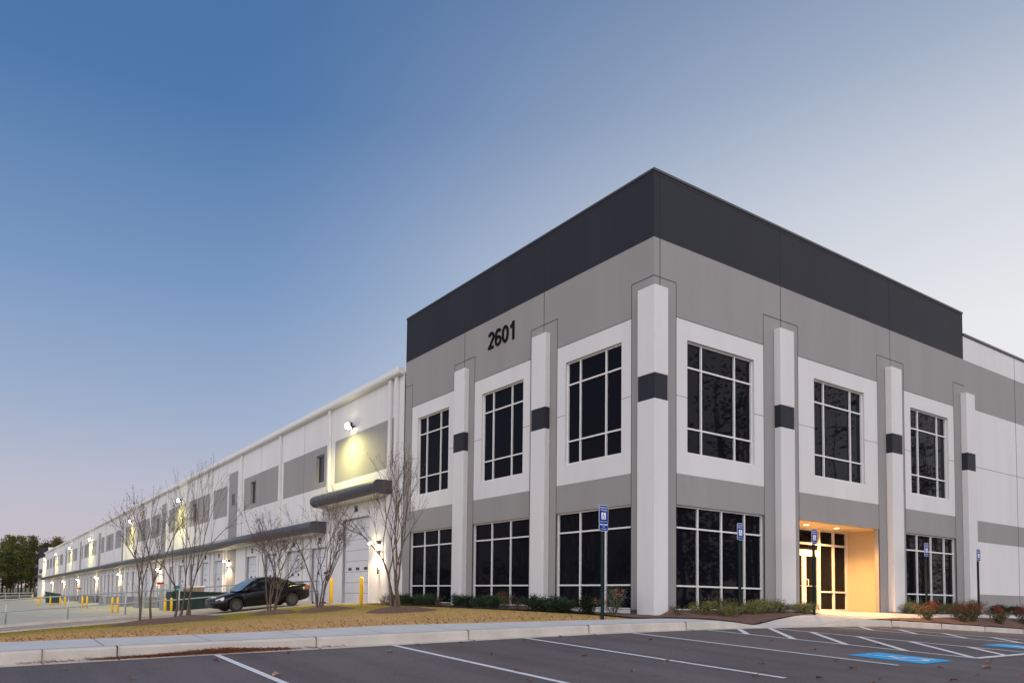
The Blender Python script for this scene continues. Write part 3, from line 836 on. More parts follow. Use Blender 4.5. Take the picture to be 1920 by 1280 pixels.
# ------------------------------------------------------------------ bollards
def bollard():
    g = MB(); g.tube([(0,0,-.15),(0,0,1.12),(0,0,1.17),(0,0,1.20)], [.085,.085,.072,.03], 16)
    return g.build('bollard', YEL, smooth=True)
bs = bollard(); bs.data.shade_smooth() if hasattr(bs.data, 'shade_smooth') else None
BOL = [(-.9,15.4,-.40,1.0,'yellow steel bollard in front of the right side of door 36'),(-.9,18.55,-.42,1.0,'yellow bollard at the left side of door 36, behind the car'),
 (-4.86,35.41,None,.92,'yellow bollard left of the green container, the nearer to the camera of that pair'),(-4.30,36.1,None,.92,'yellow bollard touching the left end of the green container'),
 (-6.8,43.5,None,.95,'left yellow bollard of the pair in front of the concrete stair'),(-6.45,43.35,None,.95,'right yellow bollard of the pair in front of the concrete stair'),
 (-6.72,60.5,None,.95,'left yellow bollard of the close pair in the middle of the yard'),(-6.35,60.3,None,.95,'right yellow bollard of the close pair in the middle of the yard'),
 (-6.51,76.6,None,.95,'yellow bollard right of the small green bin, farther one'),(-6.95,77.2,None,.95,'yellow bollard just right of the small green bin'),
 (-7.84,78.5,None,.95,'yellow bollard in front of the small green bin'),(-8.94,80.0,None,.95,'yellow bollard left of the small green bin'),
 (-6.08,114.9,None,1.0,'distant yellow bollard near the far office block'),(-6.87,120.3,None,1.0,'farthest yellow bollard at the left end of the yard')]
for i, (x, y, z, s, lb) in enumerate(BOL):
    o = bs if i == 0 else bs.copy()
    if i: COL.objects.link(o)
    o.location = (x, y, court(x, y) if z is None else z); o.scale = (1, 1, s); tag(o, lb, 'bollard', 'yellow bollards along the docks')

# ------------------------------------------------------------------ guard rail along the ramp
gr = empty('guard_rail', (-8, 20.72, 0)); tag(gr, 'galvanised two-rail pipe guard along the top of the ramp wall', 'railing')
xs_ = [-.6-2.32*k for k in range(0, 14)]
for x in xs_:
    z = rampz(x, 20.6)+.12; g = MB(); g.tube([(x+8,0,z-.05),(x+8,0,z+1.0)], .032, 8); g.build('post', GALV, gr, smooth=True)
for hgt in (1.0, .52):
    g = MB(); g.tube([(x+8, 0, rampz(x, 20.6)+.12+hgt) for x in xs_], .03, 8); g.build('rail', GALV, gr, smooth=True)
# far guard rail by the woods
gf = empty('guard_rail', (-20, 190, 0)); tag(gf, 'distant pale guard rail in front of the pine woods', 'railing')
for x in range(-44, -1, 3):
    g = MB(); z = court(x, 190); g.box(x+20-.06, x+20+.06, -.06, .06, z-.1, z+1.5); g.build('post', GALV, gf)
for hgt in (1.4, .75):
    g = MB(); g.loft([[(x+20, -.04, court(x,190)+hgt-.07),(x+20,.04,court(x,190)+hgt-.07),(x+20,.04,court(x,190)+hgt+.07),(x+20,-.04,court(x,190)+hgt+.07)] for x in (-44,-23,-2)])
    g.build('rail', GALV, gf)

# ------------------------------------------------------------------ dock stairs
STC = mat('stair_concrete', (.25, .25, .27), .8, var=.1, vscale=2)
def stair():
    o = empty('dock_stair'); g = MB(); n = 8; rise = 1.25/n
    g.box(-2.3, -.02, 0, 2.2, -1.8, -.30)
    for i in range(n): g.box(-2.2, -.7, -.29*(i+1), -.29*i, -1.7, -.30-rise*(i+1))
    g.build('steps', STC, o)
    for xx in (-2.25, -.65):
        r = MB(); r.tube([(xx,1.85,-.3),(xx,1.85,.75),(xx,0,.75),(xx,-2.3,-.45),(xx,-2.3,-1.5)], .034, 6)
        r.tube([(xx,1.85,.25),(xx,0,.25),(xx,-2.3,-.95)], .026, 6)
        for k in range(5): r.tube([(xx,-.46*k,.75-.24*k),(xx,-.46*k,-.3-.26*k)], .026, 6)
        for k in (.6,1.2): r.tube([(xx,k,.75),(xx,k,-.3)], .02, 6)
        r.build('handrail', GALV, o)
    return o
ssrc = stair()
for i, (y, lb) in enumerate(((46.6,'concrete dock stair with pipe handrails nearest the green container'),(57.5,'concrete dock stair beside the third wall lantern'),(66.5,'concrete dock stair with galvanised handrails in the middle of the warehouse'),(79.2,'concrete dock stair beside the fourth wall lantern'),(98.0,'small concrete dock stair behind the small green bin'),(118.5,'farthest concrete dock stair along the warehouse'))):
    o = ssrc if i == 0 else copy_tree(ssrc)
    o.location = (-.02, y, wz(y, 0)); tag(o, lb, 'stairs', 'dock stairs along the warehouse')
# dock levellers / trucks parts: dark rubber pads already in the door frames
# red boxes on stands
def redbox():
    o = empty('safety_barrier')
    g = MB(); g.box(-.30,.30,-.06,.06,.92,1.12); g.build('panel', RED, o, bevel=.01)
    g = MB()
    for x in (-.25, .25): g.box(x-.03, x+.03, -.03, .03, -1.3, .9)
    g.build('leg', GALV, o); return o
rsrc = redbox()
for i, (x, y, z, lb) in enumerate(((-1.5,52.3,-.35,'red panel on grey legs in front of the dock doors behind the tallest bare tree'),(-2.6,98,-.9,'small red panel on legs far along the docks'))):
    o = rsrc if i == 0 else copy_tree(rsrc); o.location = (x, y, z); tag(o, lb, 'barrier', 'red panels along the docks')

# ------------------------------------------------------------------ containers
GRN = mat('dark_green_container', (.003, .024, .023), .5, var=.2, vscale=2)
GRN2 = mat('olive_green_bin', (.02, .045, .03), .6, var=.2, vscale=2)
dm = empty('waste_container', (0, 37.3, court(-2, 37))); tag(dm, 'long dark green roll-off waste container behind the car', 'container')
g = MB(); g.loft([[(-3.9,0,.12),(-3.9,2.2,.12),(-3.9,2.2,1.45),(-3.9,0,1.45)],[(-.3,0,.12),(-.3,2.2,.12),(-.3,2.2,1.45),(-.3,0,1.45)]]); g.build('body', GRN, dm, bevel=.02)
g = MB(); g.box(-4.0,-.2,-.06,.04,1.36,1.48); g.box(-4.0,-.2,-.05,0,.12,.24)
for x in (-3.95,-3.2,-2.5,-1.8,-1.1,-.4): g.box(x,x+.08,-.05,0,.2,1.4)
g.build('rib', GRN, dm)
g = MB(); g.box(-3.98,-3.9,.2,2.0,.3,1.3); g.build('tailgate', GRN, dm)
cb = empty('cardboard_load', (-2.3, 38.2, court(-2, 37)+1.46)); tag(cb, 'brown cardboard bale with a white cover lying on the green container', 'bale')
g = MB(); g.box(-.62,.62,-.5,.5,0,.24); g.build('bale', mat('cardboard', (.34,.24,.16), .9, var=.2, vscale=6), cb, bevel=.03)
g = MB(); g.box(-.72,.62,-.55,.55,.245,.42); g.build('cover', mat('white_sheet', (.7,.66,.6), .6, var=.1, vscale=5, bump=.5, bscale=4), cb, bevel=.05)
tb = MB(); tb.box(-.14,.14,-.3,.3,0,.36); tb.box(-.16,.16,-.32,.32,.36,.40)
tag(tb.build('teal_crate', mat('teal_plastic', (.01,.17,.15), .5), loc=(-3.5, 38.2, court(-2,37)+1.46), bevel=.01), 'small teal crate left of the cardboard bale on the green container', 'crate')
d2 = empty('waste_bin', (-6.0, 95, court(-6, 95))); tag(d2, 'small dark green bin with a sloping lid far along the docks', 'bin')
g = MB(); g.loft([[(-.85,0,.1),(.75,0,.1),(.85,0,1.25),(-.95,0,1.55)],[(-.85,1.6,.1),(.75,1.6,.1),(.85,1.6,1.25),(-.95,1.6,1.55)]]); g.build('body', GRN2, d2, bevel=.02)
g = MB(); g.loft([[(-1.0,-.05,1.57),(.9,-.05,1.27),(.9,-.05,1.32),(-1.0,-.05,1.62)],[(-1.0,1.65,1.57),(.9,1.65,1.27),(.9,1.65,1.32),(-1.0,1.65,1.62)]]); g.build('lid', GRN2, d2)

# ------------------------------------------------------------------ accessible parking signs
def rounded(w, h, r, y, n=5):
    pts = []
    for cx, cy, a0 in ((w/2-r, h/2-r, 0),(-w/2+r, h/2-r, 90),(-w/2+r, -h/2+r, 180),(w/2-r, -h/2+r, 270)):
        for i in range(n+1):
            a = R(a0+90*i/n); pts.append((cx+r*math.cos(a), y, cy+r*math.sin(a)))
    return pts
def plate(mb, w, h, r, y0, y1, m, zc):
    a = [(x, y0, z+zc) for x, _, z in rounded(w, h, r, 0)]; b = [(x, y1, z+zc) for x, _, z in rounded(w, h, r, 0)]
    mb.loft([a, b], m)
def wheelchair(mb, cx, cz, s, y, m):
    def st(p, q, w):
        p = Vector((p[0], p[1])); q = Vector((q[0], q[1])); d = (q-p).normalized(); n = Vector((-d.y, d.x))*w/2
        P = [p-n, q-n, q+n, p+n]; mb.poly([(cx+v.x*s, y, cz+v.y*s) for v in P], m)
    st((-.08,.30),(-.06,-.02),.09); st((-.06,-.02),(.18,-.04),.08); st((.18,-.04),(.28,-.32),.08); st((.28,-.32),(.38,-.29),.07); st((-.07,.14),(.14,.14),.06)
    pts = [(-.06+.24*math.cos(R(a)), -.14+.24*math.sin(R(a))) for a in range(120, 351, 23)]
    for a, b in zip(pts, pts[1:]): st(a, b, .06)
    mb.poly([(cx+(-.09+.075*math.cos(R(a)))*s, y, cz+(.40+.075*math.sin(R(a)))*s) for a in range(0, 360, 40)], m)
TXT = {}
def sign_text(body, size, z, parent, y=-.043):
    if body not in TXT:
        t = text_mesh(body, size, 'lettering', SWHITE, extrude=.0006); TXT[body] = t.data
    else:
        t = bpy.data.objects.new('lettering', TXT[body]); COL.objects.link(t)
    t.rotation_euler = FRONTROT; t.location = (0, y, z); t.parent = parent
def parking_sign(x, y, z, top, lower, w, label):
    o = empty('parking_sign', (x, y, z)); tag(o, label, 'sign', 'accessible parking signs along the walk')
    h = .46; zt = top-z; zc = zt-h/2
    g = MB(); g.box(-.03,.03,-.02,.02,-.1,zt-.02); g.box(-.045,-.03,-.03,-.02,-.1,zt-.03); g.box(.03,.045,-.03,-.02,-.1,zt-.03)
    g.build('post', GREENP, o)
    g = MB(); plate(g, w, h, .03, -.038, -.034, 0, zc); plate(g, w-.022, h-.022, .022, -.0405, -.0385, 1, zc)
    g.box(-.075, .075, -.0418, -.0408, zc-.11, zc+.05, 0)
    wheelchair(g, 0, zc-.035, .155, -.0425, 1)
    p = g.build('sign_panel', [SWHITE, BLUE], o)
    sign_text('RESERVED', .052, zc+.165, p); sign_text('PARKING', .052, zc+.105, p); sign_text('PERMIT ONLY', .036, zc-.165, p)
    if lower:
        g = MB(); zc2 = zc-h/2-.085; plate(g, w, .155, .03, -.038, -.034, 0, zc2); plate(g, w-.022, .133, .022, -.0405, -.0385, 1, zc2)
        q = g.build('lower_panel', [SWHITE, BLUE], o); sign_text('VAN', .045, zc2+.028, q); sign_text('ACCESSIBLE', .036, zc2-.028, q)
parking_sign(-3.10, -1.12, H(-3.1,-1.12), 2.23, True, .30, 'blue accessible parking sign with a second small plate, at the lawn corner')
parking_sign(2.30, -1.0, H(2.3,-1.0), 2.17, False, .29, 'blue accessible parking sign in front of the ground floor window right of the building corner')
parking_sign(5.90, -1.0, H(5.9,-1.0)-.02, 2.24, False, .29, 'blue accessible parking sign on a green post in front of the glass entrance doors')
parking_sign(12.84, -1.0, H(12.84,-1.0), 2.19, False, .29, 'blue accessible parking sign in front of the window right of the entrance')
parking_sign(16.90, -1.0, H(16.9,-1.0), 2.18, False, .29, 'rightmost blue accessible parking sign, in front of the striped end wall')

# ------------------------------------------------------------------ parked car
CARP = mat('black_car_paint', (.004, .0045, .007), .25, spec=.32, coat=.15)
CGL = mat('car_window', (.006, .007, .009), .04, spec=.7)
CWS = mat('windscreen', (.03, .06, .08), .03, spec=.9, coat=1.0)
RIM = mat('steel_rim', (.14, .135, .13), .4, .6)
HLM = mat('headlamp_glass', (.75, .74, .72), .15)
TLM = mat('tail_lamp', (.30, .10, .06), .2)
CHR = mat('dark_trim', (.012, .012, .013), .4)
def build_car():
    root = empty('parked_car'); tag(root, 'black two-door car parked nose-down on the concrete ramp', 'car')
    st = [(-2.22,.62,.30,.50),(-2.17,.70,.25,.60),(-2.02,.775,.20,.665),(-1.70,.82,.18,.735),(-1.30,.845,.18,.80),(-.95,.85,.18,.865),(-.4,.855,.17,.90),
          (.3,.86,.17,.92),(1.0,.855,.18,.945),(1.45,.84,.19,.965),(1.80,.81,.22,.975),(2.08,.76,.26,.955),(2.20,.70,.32,.86),(2.23,.66,.38,.70)]
    rings = []
    for x, w, z0, z1 in st:
        h = z1-z0
        half = [(w*.80, z0),(w*.95, z0+h*.10),(w, z0+h*.36),(w*.995, z0+h*.62),(w*.955, z0+h*.84),(w*.86, z0+h*.965),(w*.45, z1+.012)]
        rings.append([(x, -a, b) for a, b in half] + [(x, a, b) for a, b in reversed(half)])
    g = MB(); g.loft(rings); body = g.build('body', CARP, root, smooth=True)
    cut = MB()
    for wx in (-1.31, 1.29):
        cut.tube([(wx,-1.0,.31),(wx,-.58,.31)], .345, 28); cut.tube([(wx,.58,.31),(wx,1.0,.31)], .345, 28)
    co = cut.build('cutter', CHR)
    bm = body.modifiers.new('arch', 'BOOLEAN'); bm.operation = 'DIFFERENCE'; bm.object = co; bm.solver = 'EXACT'
    dg = bpy.context.evaluated_depsgraph_get(); dg.update()
    me = bpy.data.meshes.new_from_object(body.evaluated_get(dg)); body.modifiers.clear(); body.data = me
    bpy.data.objects.remove(co)
    # greenhouse
    def ring(z, xf, xr, w, k=5):
        pts = [(xf+.10, -w*.94),(xf+.30,-w),((xf+xr)/2,-w*1.01),(xr-.35,-w*.99),(xr-.08,-w*.86),(xr,-w*.5)]
        front = [(xf+.02,-w*.6),(xf,0)]
        P = [(x, y) for x, y in reversed(front)][:0]
        left = [(xf, 0),(xf+.02,-w*.6)]+pts
        full = left+[(xr+.01, 0)]+[(x,-y) for x, y in reversed(left[1:])]
        return [(x, y, z) for x, y in full]
    g = MB(); g.loft([ring(.86,-1.12,1.72,.765), ring(1.02,-.86,1.52,.735), ring(1.20,-.53,1.16,.665), ring(1.335,-.20,.80,.585)])
    g.build('window', CGL, root, smooth=False)
    g = MB(); g.loft([ring(1.325,-.24,.86,.60), ring(1.355,-.17,.80,.585), ring(1.378,-.02,.62,.50), ring(1.386,.12,.45,.30)])
    g.build('roof', CARP, root, smooth=True)
    for s in (-1, 1):
        g = MB()
        g.tube([(-1.00,s*.735,.87),(-.78,s*.70,1.04),(-.46,s*.64,1.21),(-.13,s*.575,1.34)], .030, 8)
        g.tube([(.42,s*.765,.90),(.42,s*.70,1.13),(.40,s*.60,1.345)], .032, 8)
        g.loft([[(1.05,s*.775,.93),(1.68,s*.70,.95),(1.68,s*.66,.95),(1.05,s*.73,.93)],[(.80,s*.665,1.20),(1.17,s*.585,1.21),(1.17,s*.54,1.21),(.80,s*.62,1.20)],[(.62,s*.60,1.34),(.80,s*.52,1.345),(.80,s*.48,1.345),(.62,s*.56,1.34)]])
        g.tube([(-1.0,s*.775,.885),(.4,s*.785,.905),(1.2,s*.77,.945)], .014, 6)
        g.build('pillar', CARP, root, smooth=True)
    g = MB(); g.poly([(-1.135,-.50,.872),(-1.135,.50,.872),(-1.0,.69,.90),(-.50,.615,1.215),(-.215,.55,1.335),(-.215,-.55,1.335),(-.50,-.615,1.215),(-1.0,-.69,.90)])
    ws = g.build('windscreen', CWS, root); 
    for v in ws.data.vertices: v.co.x -= .02; v.co.z += .012
    for s in (-1, 1):
        g = MB(); g.loft([[(-2.165,s*.36,.50),(-2.165,s*.36,.60),(-2.14,s*.68,.60),(-2.14,s*.68,.49)],[(-2.06,s*.40,.52),(-2.05,s*.40,.65),(-1.80,s*.80,.69),(-1.84,s*.82,.55)]])
        g.build('headlight', HLM, root, bevel=.01)
        g = MB(); g.box(1.98, 2.235, s*.48, s*.765, .68, .88); g.build('tail_light', TLM, root, bevel=.03)
        g = MB(); g.loft([[(-.78,s*.80,.93),(-.60,s*.80,.93),(-.60,s*.80,1.05),(-.74,s*.80,1.05)],[(-.76,s*.97,.95),(-.62,s*.97,.95),(-.62,s*.97,1.05),(-.73,s*.97,1.05)]]); g.build('mirror', CARP, root, bevel=.02)
        g = MB(); g.box(.34, .50, s*.858, s*.878, .80, .83); g.build('door_handle', CARP, root, bevel=.006)
    g = MB(); g.box(-2.245,-2.18,-.30,.30,.53,.60); g.box(-2.25,-2.18,-.45,.45,.26,.36); g.build('grille', CHR, root, bevel=.01)
    g = MB(); g.loft([[(1.95,-.62,.99),(2.22,-.62,1.03),(2.22,-.62,1.05),(1.95,-.62,1.01)],[(1.95,.62,.99),(2.22,.62,1.03),(2.22,.62,1.05),(1.95,.62,1.01)]]); g.build('spoiler', CARP, root)
    g = MB()
    for s in (-1, 1):
        for x in (-.86, .50): g.box(x-.004,x+.004,s*.845,s*.862,.26,.90)
    g.build('door_seam', CHR, root)
    for wx in (-1.31, 1.29):
        for s in (-1, 1):
            t = MB(); prof = [(.19,0),(.29,0),(.302,.02),(.302,.155),(.29,.175),(.19,.175)]; n = 28; rr = []
            for k in range(n+1):
                a = 2*math.pi*k/n; rr.append([(r*math.cos(a), (y-.0875), r*math.sin(a)) for r, y in prof])
            t.loft(rr, closed=True, cap=False)
            to = t.build('wheel', RUBBER, root, smooth=False, loc=(wx, s*.745, .302))
            m = MB(); ys = s*.075
            m.tube([(0,ys*.2,0),(0,ys*.55,0)], .19, 24)
            for k in range(7):
                a = 2*math.pi*k/7; m.loft([[(math.cos(a+d)*r, y, math.sin(a+d)*r) for d, y in ((-.16,ys*.5),(.16,ys*.5),(.16,ys*1.0),(-.16,ys*1.0))] for r in (.04, .185)])
            m.tube([(0,ys*.5,0),(0,ys*1.08,0)], .055, 12)
            rr = []
            for k in range(25):
                a = 2*math.pi*k/24; rr.append([(r*math.cos(a), y, r*math.sin(a)) for r, y in ((.180,ys*.4),(.196,ys*.4),(.196,ys*1.12),(.180,ys*1.12))])
            m.loft(rr, closed=True, cap=False)
            m.build('rim', RIM, to)
    return root
car = build_car()
car.location = (-4.72, 17.95, rampz(-4.72, 17.9)+.008); car.rotation_euler = (0, -.108, R(2))

# ------------------------------------------------------------------ bare crape myrtles
def myrtle(name, x, y, seed, height, width, spread, stems, label, base_r=.12, lean=(0, 0), fine=1.0):
    rnd = random.Random(seed); root = empty(name, (x, y, H(x, y)-.02)); tag(root, label, 'tree', 'bare multi-stemmed trees on the lawn')
    T = MB(); W = MB(); S_ = MB()
    def seedhead(p, d):
        for _ in range(rnd.randint(3, 6)):
            q = p+d*rnd.uniform(-.06,.13)+Vector((rnd.gauss(0,.035), rnd.gauss(0,.035), rnd.gauss(0,.03)))
            s = rnd.uniform(.009, .017)
            a = Vector((rnd.gauss(0,1), rnd.gauss(0,1), rnd.gauss(0,1))).normalized(); b = a.orthogonal().normalized(); c = a.cross(b)
            P = [q+a*s, q+b*s, q-a*s, q-b*s]
            S_.poly([tuple(v) for v in P]); S_.poly([tuple(v) for v in (q+a*s, q+c*s, q-a*s, q-c*s)])
    def grow(p, d, L_, r, lev):
        n = 5 if lev < 2 else 3
        pts = [p.copy()]; rad = [r]; dd = d.copy()
        r1 = r*(.70 if lev < 3 else .55)
        for i in range(n):
            dd = (dd+Vector((rnd.gauss(0,.12), rnd.gauss(0,.12), rnd.gauss(0,.04)+.05))).normalized()
            p = p+dd*(L_/n); pts.append(p.copy()); rad.append(r+(r1-r)*(i+1)/n)
        tgt = T if lev < 3 else W
        tgt.tube(pts, [max(q_, .0062) for q_ in rad], 7 if lev < 2 else (5 if lev < 3 else 3), cap=False)
        if lev >= 4 or p.z > height*1.05:
            seedhead(p, dd); return
        k = 2 if rnd.random() < .6 else 3
        if lev >= 4: k = 2
        az = rnd.uniform(0, 6.28)
        for j in range(k):
            a = az+6.28*j/k+rnd.uniform(-.5,.5); sp_ = rnd.uniform(.22,.46)*(1 if lev < 3 else 1.35)
            o = dd.orthogonal().normalized(); o2 = dd.cross(o)
            nd = (dd+(o*math.cos(a)+o2*math.sin(a))*sp_+Vector((p.x, p.y, 0))*.045*spread).normalized()
            grow(p, nd, L_*rnd.uniform(.62, .92), r1*rnd.uniform(.72,.92), lev+1)
        # side twigs
        for j in range(int(fine*(1 if lev < 2 else 2)+rnd.random())):
            q = pts[rnd.randrange(2, len(pts))]; a = rnd.uniform(0, 6.28)
            o = dd.orthogonal().normalized(); o2 = dd.cross(o)
            nd = (dd+(o*math.cos(a)+o2*math.sin(a))*rnd.uniform(.5,1.0)).normalized()
            l2 = rnd.uniform(.18,.42); e = [q, q+nd*l2*.5, q+nd*l2+Vector((0,0,.04))]
            W.tube(e, [.006,.0045,.003], 3, cap=False)
            if rnd.random() < .4: seedhead(e[2], nd)
            if rnd.random() < .6:
                n2 = (nd+Vector((rnd.gauss(0,.5), rnd.gauss(0,.5), .2))).normalized(); W.tube([e[1], e[1]+n2*l2*.5], [.0035,.002], 3, cap=False)
    for i in range(stems):
        a = 6.28*i/stems+rnd.uniform(-.4,.4); b0 = Vector((math.cos(a)*base_r, math.sin(a)*base_r, -.05))
        d = Vector((math.cos(a)*.20*spread+lean[0], math.sin(a)*.20*spread+lean[1], 1)).normalized()
        grow(b0, d, height*rnd.uniform(.22,.32), rnd.uniform(.040,.054)*height/4.6, 0)
    allv = T.v+W.v; zm = sorted(v[2] for v in allv)[int(len(allv)*.996)]; rm = sorted(math.hypot(v[0], v[1]) for v in allv)[int(len(allv)*.93)]
    kz = height/zm; kr = width/2/rm
    for b_ in (T, W, S_):
        out = []
        for v in b_.v:
            k = kr if v[2] > .6 else 1+(kr-1)*max(0, v[2])/.6
            out.append((v[0]*k, v[1]*k, v[2]*kz))
        b_.v = out
    T.build('trunk', BARK, root, smooth=True); c = W.build('crown', TWIG, root); S_.build('seed_head', SEED, c)
    return root
myrtle('bare_tree', -10.78, 12.1, 11, 4.4, 2.2, .8, 3, 'leftmost bare multi-stemmed tree on the lawn, in front of the yard', base_r=.2)
myrtle('bare_tree', -9.25, 13.3, 23, 5.7, 3.1, .9, 4, 'tallest bare multi-stemmed tree, second from the left, in front of the green container', base_r=.3)
myrtle('bare_tree', -6.45, 11.7, 31, 3.8, 2.3, .8, 5, 'bare multi-stemmed tree standing in front of the black car', base_r=.10, fine=1.0)
myrtle('bare_tree', -4.86, 11.0, 47, 4.2, 2.5, 1.0, 6, 'bare multi-stemmed tree between the car and door 36', base_r=.10, fine=1.0)
myrtle('bare_tree', -4.1, 6.8, 52, 5.25, 3.3, .9, 5, 'rightmost bare multi-stemmed tree, beside the corner of the office block', base_r=.12, fine=1.2)
def ring(x, y, rx, ry, nm='mulch_ring'):
    g = MB(); n = 40; k = 7; rnd = random.Random(int(x*10))
    w = [1+.10*math.sin(3*t+x)+.06*rnd.uniform(-1,1) for t in [6.28*i/n for i in range(n)]]
    rings = []
    for j in range(k+1):
        r = j/k; rr = []
        for i in range(n):
            a = 6.2832*i/n; px = x+rx*r*w[i]*math.cos(a); py = y+ry*r*w[i]*math.sin(a)
            rr.append((px, py, H(px, py)-.02+.16*(1-r*r)+.02*mnoise.noise(Vector((px*4, py*4, 0)))*(1-r*r)))
        rings.append(rr)
    g.loft(rings, closed=True, cap=False); o = g.build(nm, MULCH, smooth=True); o['kind'] = 'structure'
ring(-10.4, 11.4, 1.9, 1.9); ring(-9.2, 12.8, 1.3, 1.4); ring(-6.45, 11.4, .95, .8); ring(-4.86, 10.6, 1.15, 1.0); ring(-4.15, 6.5, 1.2, 1.1)

# ------------------------------------------------------------------ shrubs
LG1 = mat('boxwood_leaf', (.010, .024, .012), .6, spec=.25, col2=(.034, .060, .028), vscale=7)
LG2 = mat('abelia_leaf', (.075, .085, .018), .6, col2=(.20, .19, .05), vscale=6)
LG3 = mat('rose_leaf', (.04, .07, .025), .55, col2=(.10, .12, .05), vscale=6)
LRD = mat('nandina_leaf', (.10, .03, .02), .6, col2=(.30, .05, .035), vscale=5)
LND = mat('nandina_green', (.06, .075, .022), .6, col2=(.13, .10, .04), vscale=6)
FLR = mat('rose_petal', (.75, .02, .04), .5)
def shrub_mesh(kind, seed):
    rnd = random.Random(seed); F = MB(); ST = MB(); FL = MB()
    par = dict(box=(.44,.42,2800,.026), abelia=(.55,.52,2200,.025), rose=(.55,.85,1300,.024), nandina=(.42,.72,1300,.030), sparse=(.42,.5,420,.022), grass=(.35,.35,420,.02))[kind]
    rx, hh, n, ls = par
    nb = 16 if kind != 'box' else 12
    tips = []
    for _ in range(nb):
        a = rnd.uniform(0, 6.28); t = rnd.random()**.5
        tip = Vector((math.cos(a)*rx*t, math.sin(a)*rx*t, hh*(1.05-.45*t*t)*rnd.uniform(.75,1.08)))
        mid = tip*.5+Vector((rnd.gauss(0,.03), rnd.gauss(0,.03), .05))
        ST.tube([(tip.x*.12,tip.y*.12,-.05), mid, tip], [.007,.005,.002], 4, cap=False); tips.append((mid, tip))
    for i in range(n):
        mid, tip = tips[rnd.randrange(nb)]
        t = rnd.random()**.6; base = Vector((tip.x*.12, tip.y*.12, 0))
        p = (base*(1-t)*(1-t)+mid*2*t*(1-t)+tip*t*t)
        s_ = .085 if kind in ('box','abelia') else .07
        p = p+Vector((rnd.gauss(0,s_), rnd.gauss(0,s_), rnd.gauss(0,s_*.7)))
        if p.z < .01: p.z = abs(p.z)+.02
        d = (Vector((rnd.gauss(0,1), rnd.gauss(0,1), rnd.gauss(.3,.8)))).normalized(); o = d.orthogonal().normalized()
        L_ = ls*rnd.uniform(.8,1.5)
        m = 0
        if kind == 'nandina': m = 1 if p.z > hh*rnd.uniform(.5,.8) else 0
        F.poly([tuple(p-o*L_*.4), tuple(p+d*L_*.9), tuple(p+o*L_*.4), tuple(p-d*L_*.9)], m)
    if kind == 'rose':
        for _ in range(9):
            mid, tip = tips[rnd.randrange(nb)]; p = tip*rnd.uniform(.7,1.02)
            for k in range(7):
                d = Vector((rnd.gauss(0,1), rnd.gauss(0,1), rnd.gauss(0,1))).normalized(); o = d.orthogonal().normalized(); s = .036
                FL.poly([tuple(p-o*s), tuple(p+d*s), tuple(p+o*s), tuple(p-d*s)])
    return F, ST, FL
SH = {}
def shrub(kind, x, y, s, label, group, var=0, dz=0.0, sx=1.0):
    key = (kind, var)
    mats = dict(box=[LG1], abelia=[LG2], rose=[LG3], nandina=[LND, LRD], sparse=[LG1], grass=[LG2])[kind]
    nm = dict(box='boxwood_shrub', abelia='abelia_shrub', rose='rose_bush', nandina='nandina_shrub', sparse='leafy_shrub', grass='low_shrub')[kind]
    if key not in SH:
        F, ST, FL = shrub_mesh(kind, hash(kind)%1 + len(SH)*13+5)
        o = empty(nm); F.build('foliage', mats, o); ST.build('stem', TWIG, o)
        if kind == 'rose': FL.build('flower', FLR, o)
        SH[key] = o
    else: o = copy_tree(SH[key])
    o.location = (x, y, H(x, y)+dz); o.scale = (s*sx, s*sx, s); o.rotation_euler = (0, 0, (x*7.3+y*3.1) % 6.28)
    tag(o, label, 'shrub', group)
GB_ = 'clipped green shrubs along the left facade'
row = [(-.75,13.6,.80,'sparse'),(-.80,12.95,1.1,'sparse'),(-.85,12.3,.95,'box'),(-.85,11.65,.9,'box'),(-.85,11.0,.85,'box'),(-.85,10.4,.95,'box'),(-.85,9.8,.9,'box'),(-.9,9.2,1.0,'sparse'),
       (-.9,7.95,.98,'box'),(-.9,7.2,.85,'box'),(-.9,6.6,.9,'box'),(-.9,5.9,1.0,'box'),(-.95,4.55,.8,'sparse'),(-1.0,3.62,1.05,'box'),(-1.0,3.1,.85,'box'),(-1.0,2.7,.95,'box'),(-1.0,2.28,.95,'box'),(-1.05,1.38,1.08,'box')]
where = ['thin leafy shrub beside the lantern right of door 36','taller thin shrub just behind the rightmost bare tree','dark green shrub at the far end of the office bed','second dark shrub from the far end of the office bed','dark green shrub below the far edge of the third ground window',
 'dark green shrub below the middle of the third ground window','dark green shrub below the near edge of the third ground window','loose leafy shrub under the third ground window by the pilaster','round dark green shrub at the foot of the middle pilaster',
 'small dark shrub right of the middle pilaster','dark green shrub below the left pane of the second ground window','wide dark shrub below the middle of the second ground window','thin sprig shrub under the second ground window beside the rose bush','dark green shrub at the foot of the pilaster left of the first ground window',
 'small dark shrub right of that pilaster','dark green shrub under the left pane of the first ground window','dark green shrub under the middle pane of the first ground window','round dark shrub just left of the sign post at the lawn corner']
for i, ((x, y, s, k), w) in enumerate(zip(row, where)): shrub(k, x, y, s, w, GB_, var=i % 3)
shrub('rose', -.95, 5.15, .80, 'rose bush with few red blooms below the second ground window', 'rose bushes by the office block')
shrub('rose', -1.05, .45, .95, 'tall rose bush with red blooms at the building corner left of the corner pilaster', 'rose bushes by the office block', var=1)
shrub('sparse', .05, -.75, .62, 'small bare-looking shrub with a red bloom at the foot of the corner pilaster', 'shrubs in the front bed', var=1)
AB = 'yellow green shrubs in the front bed'
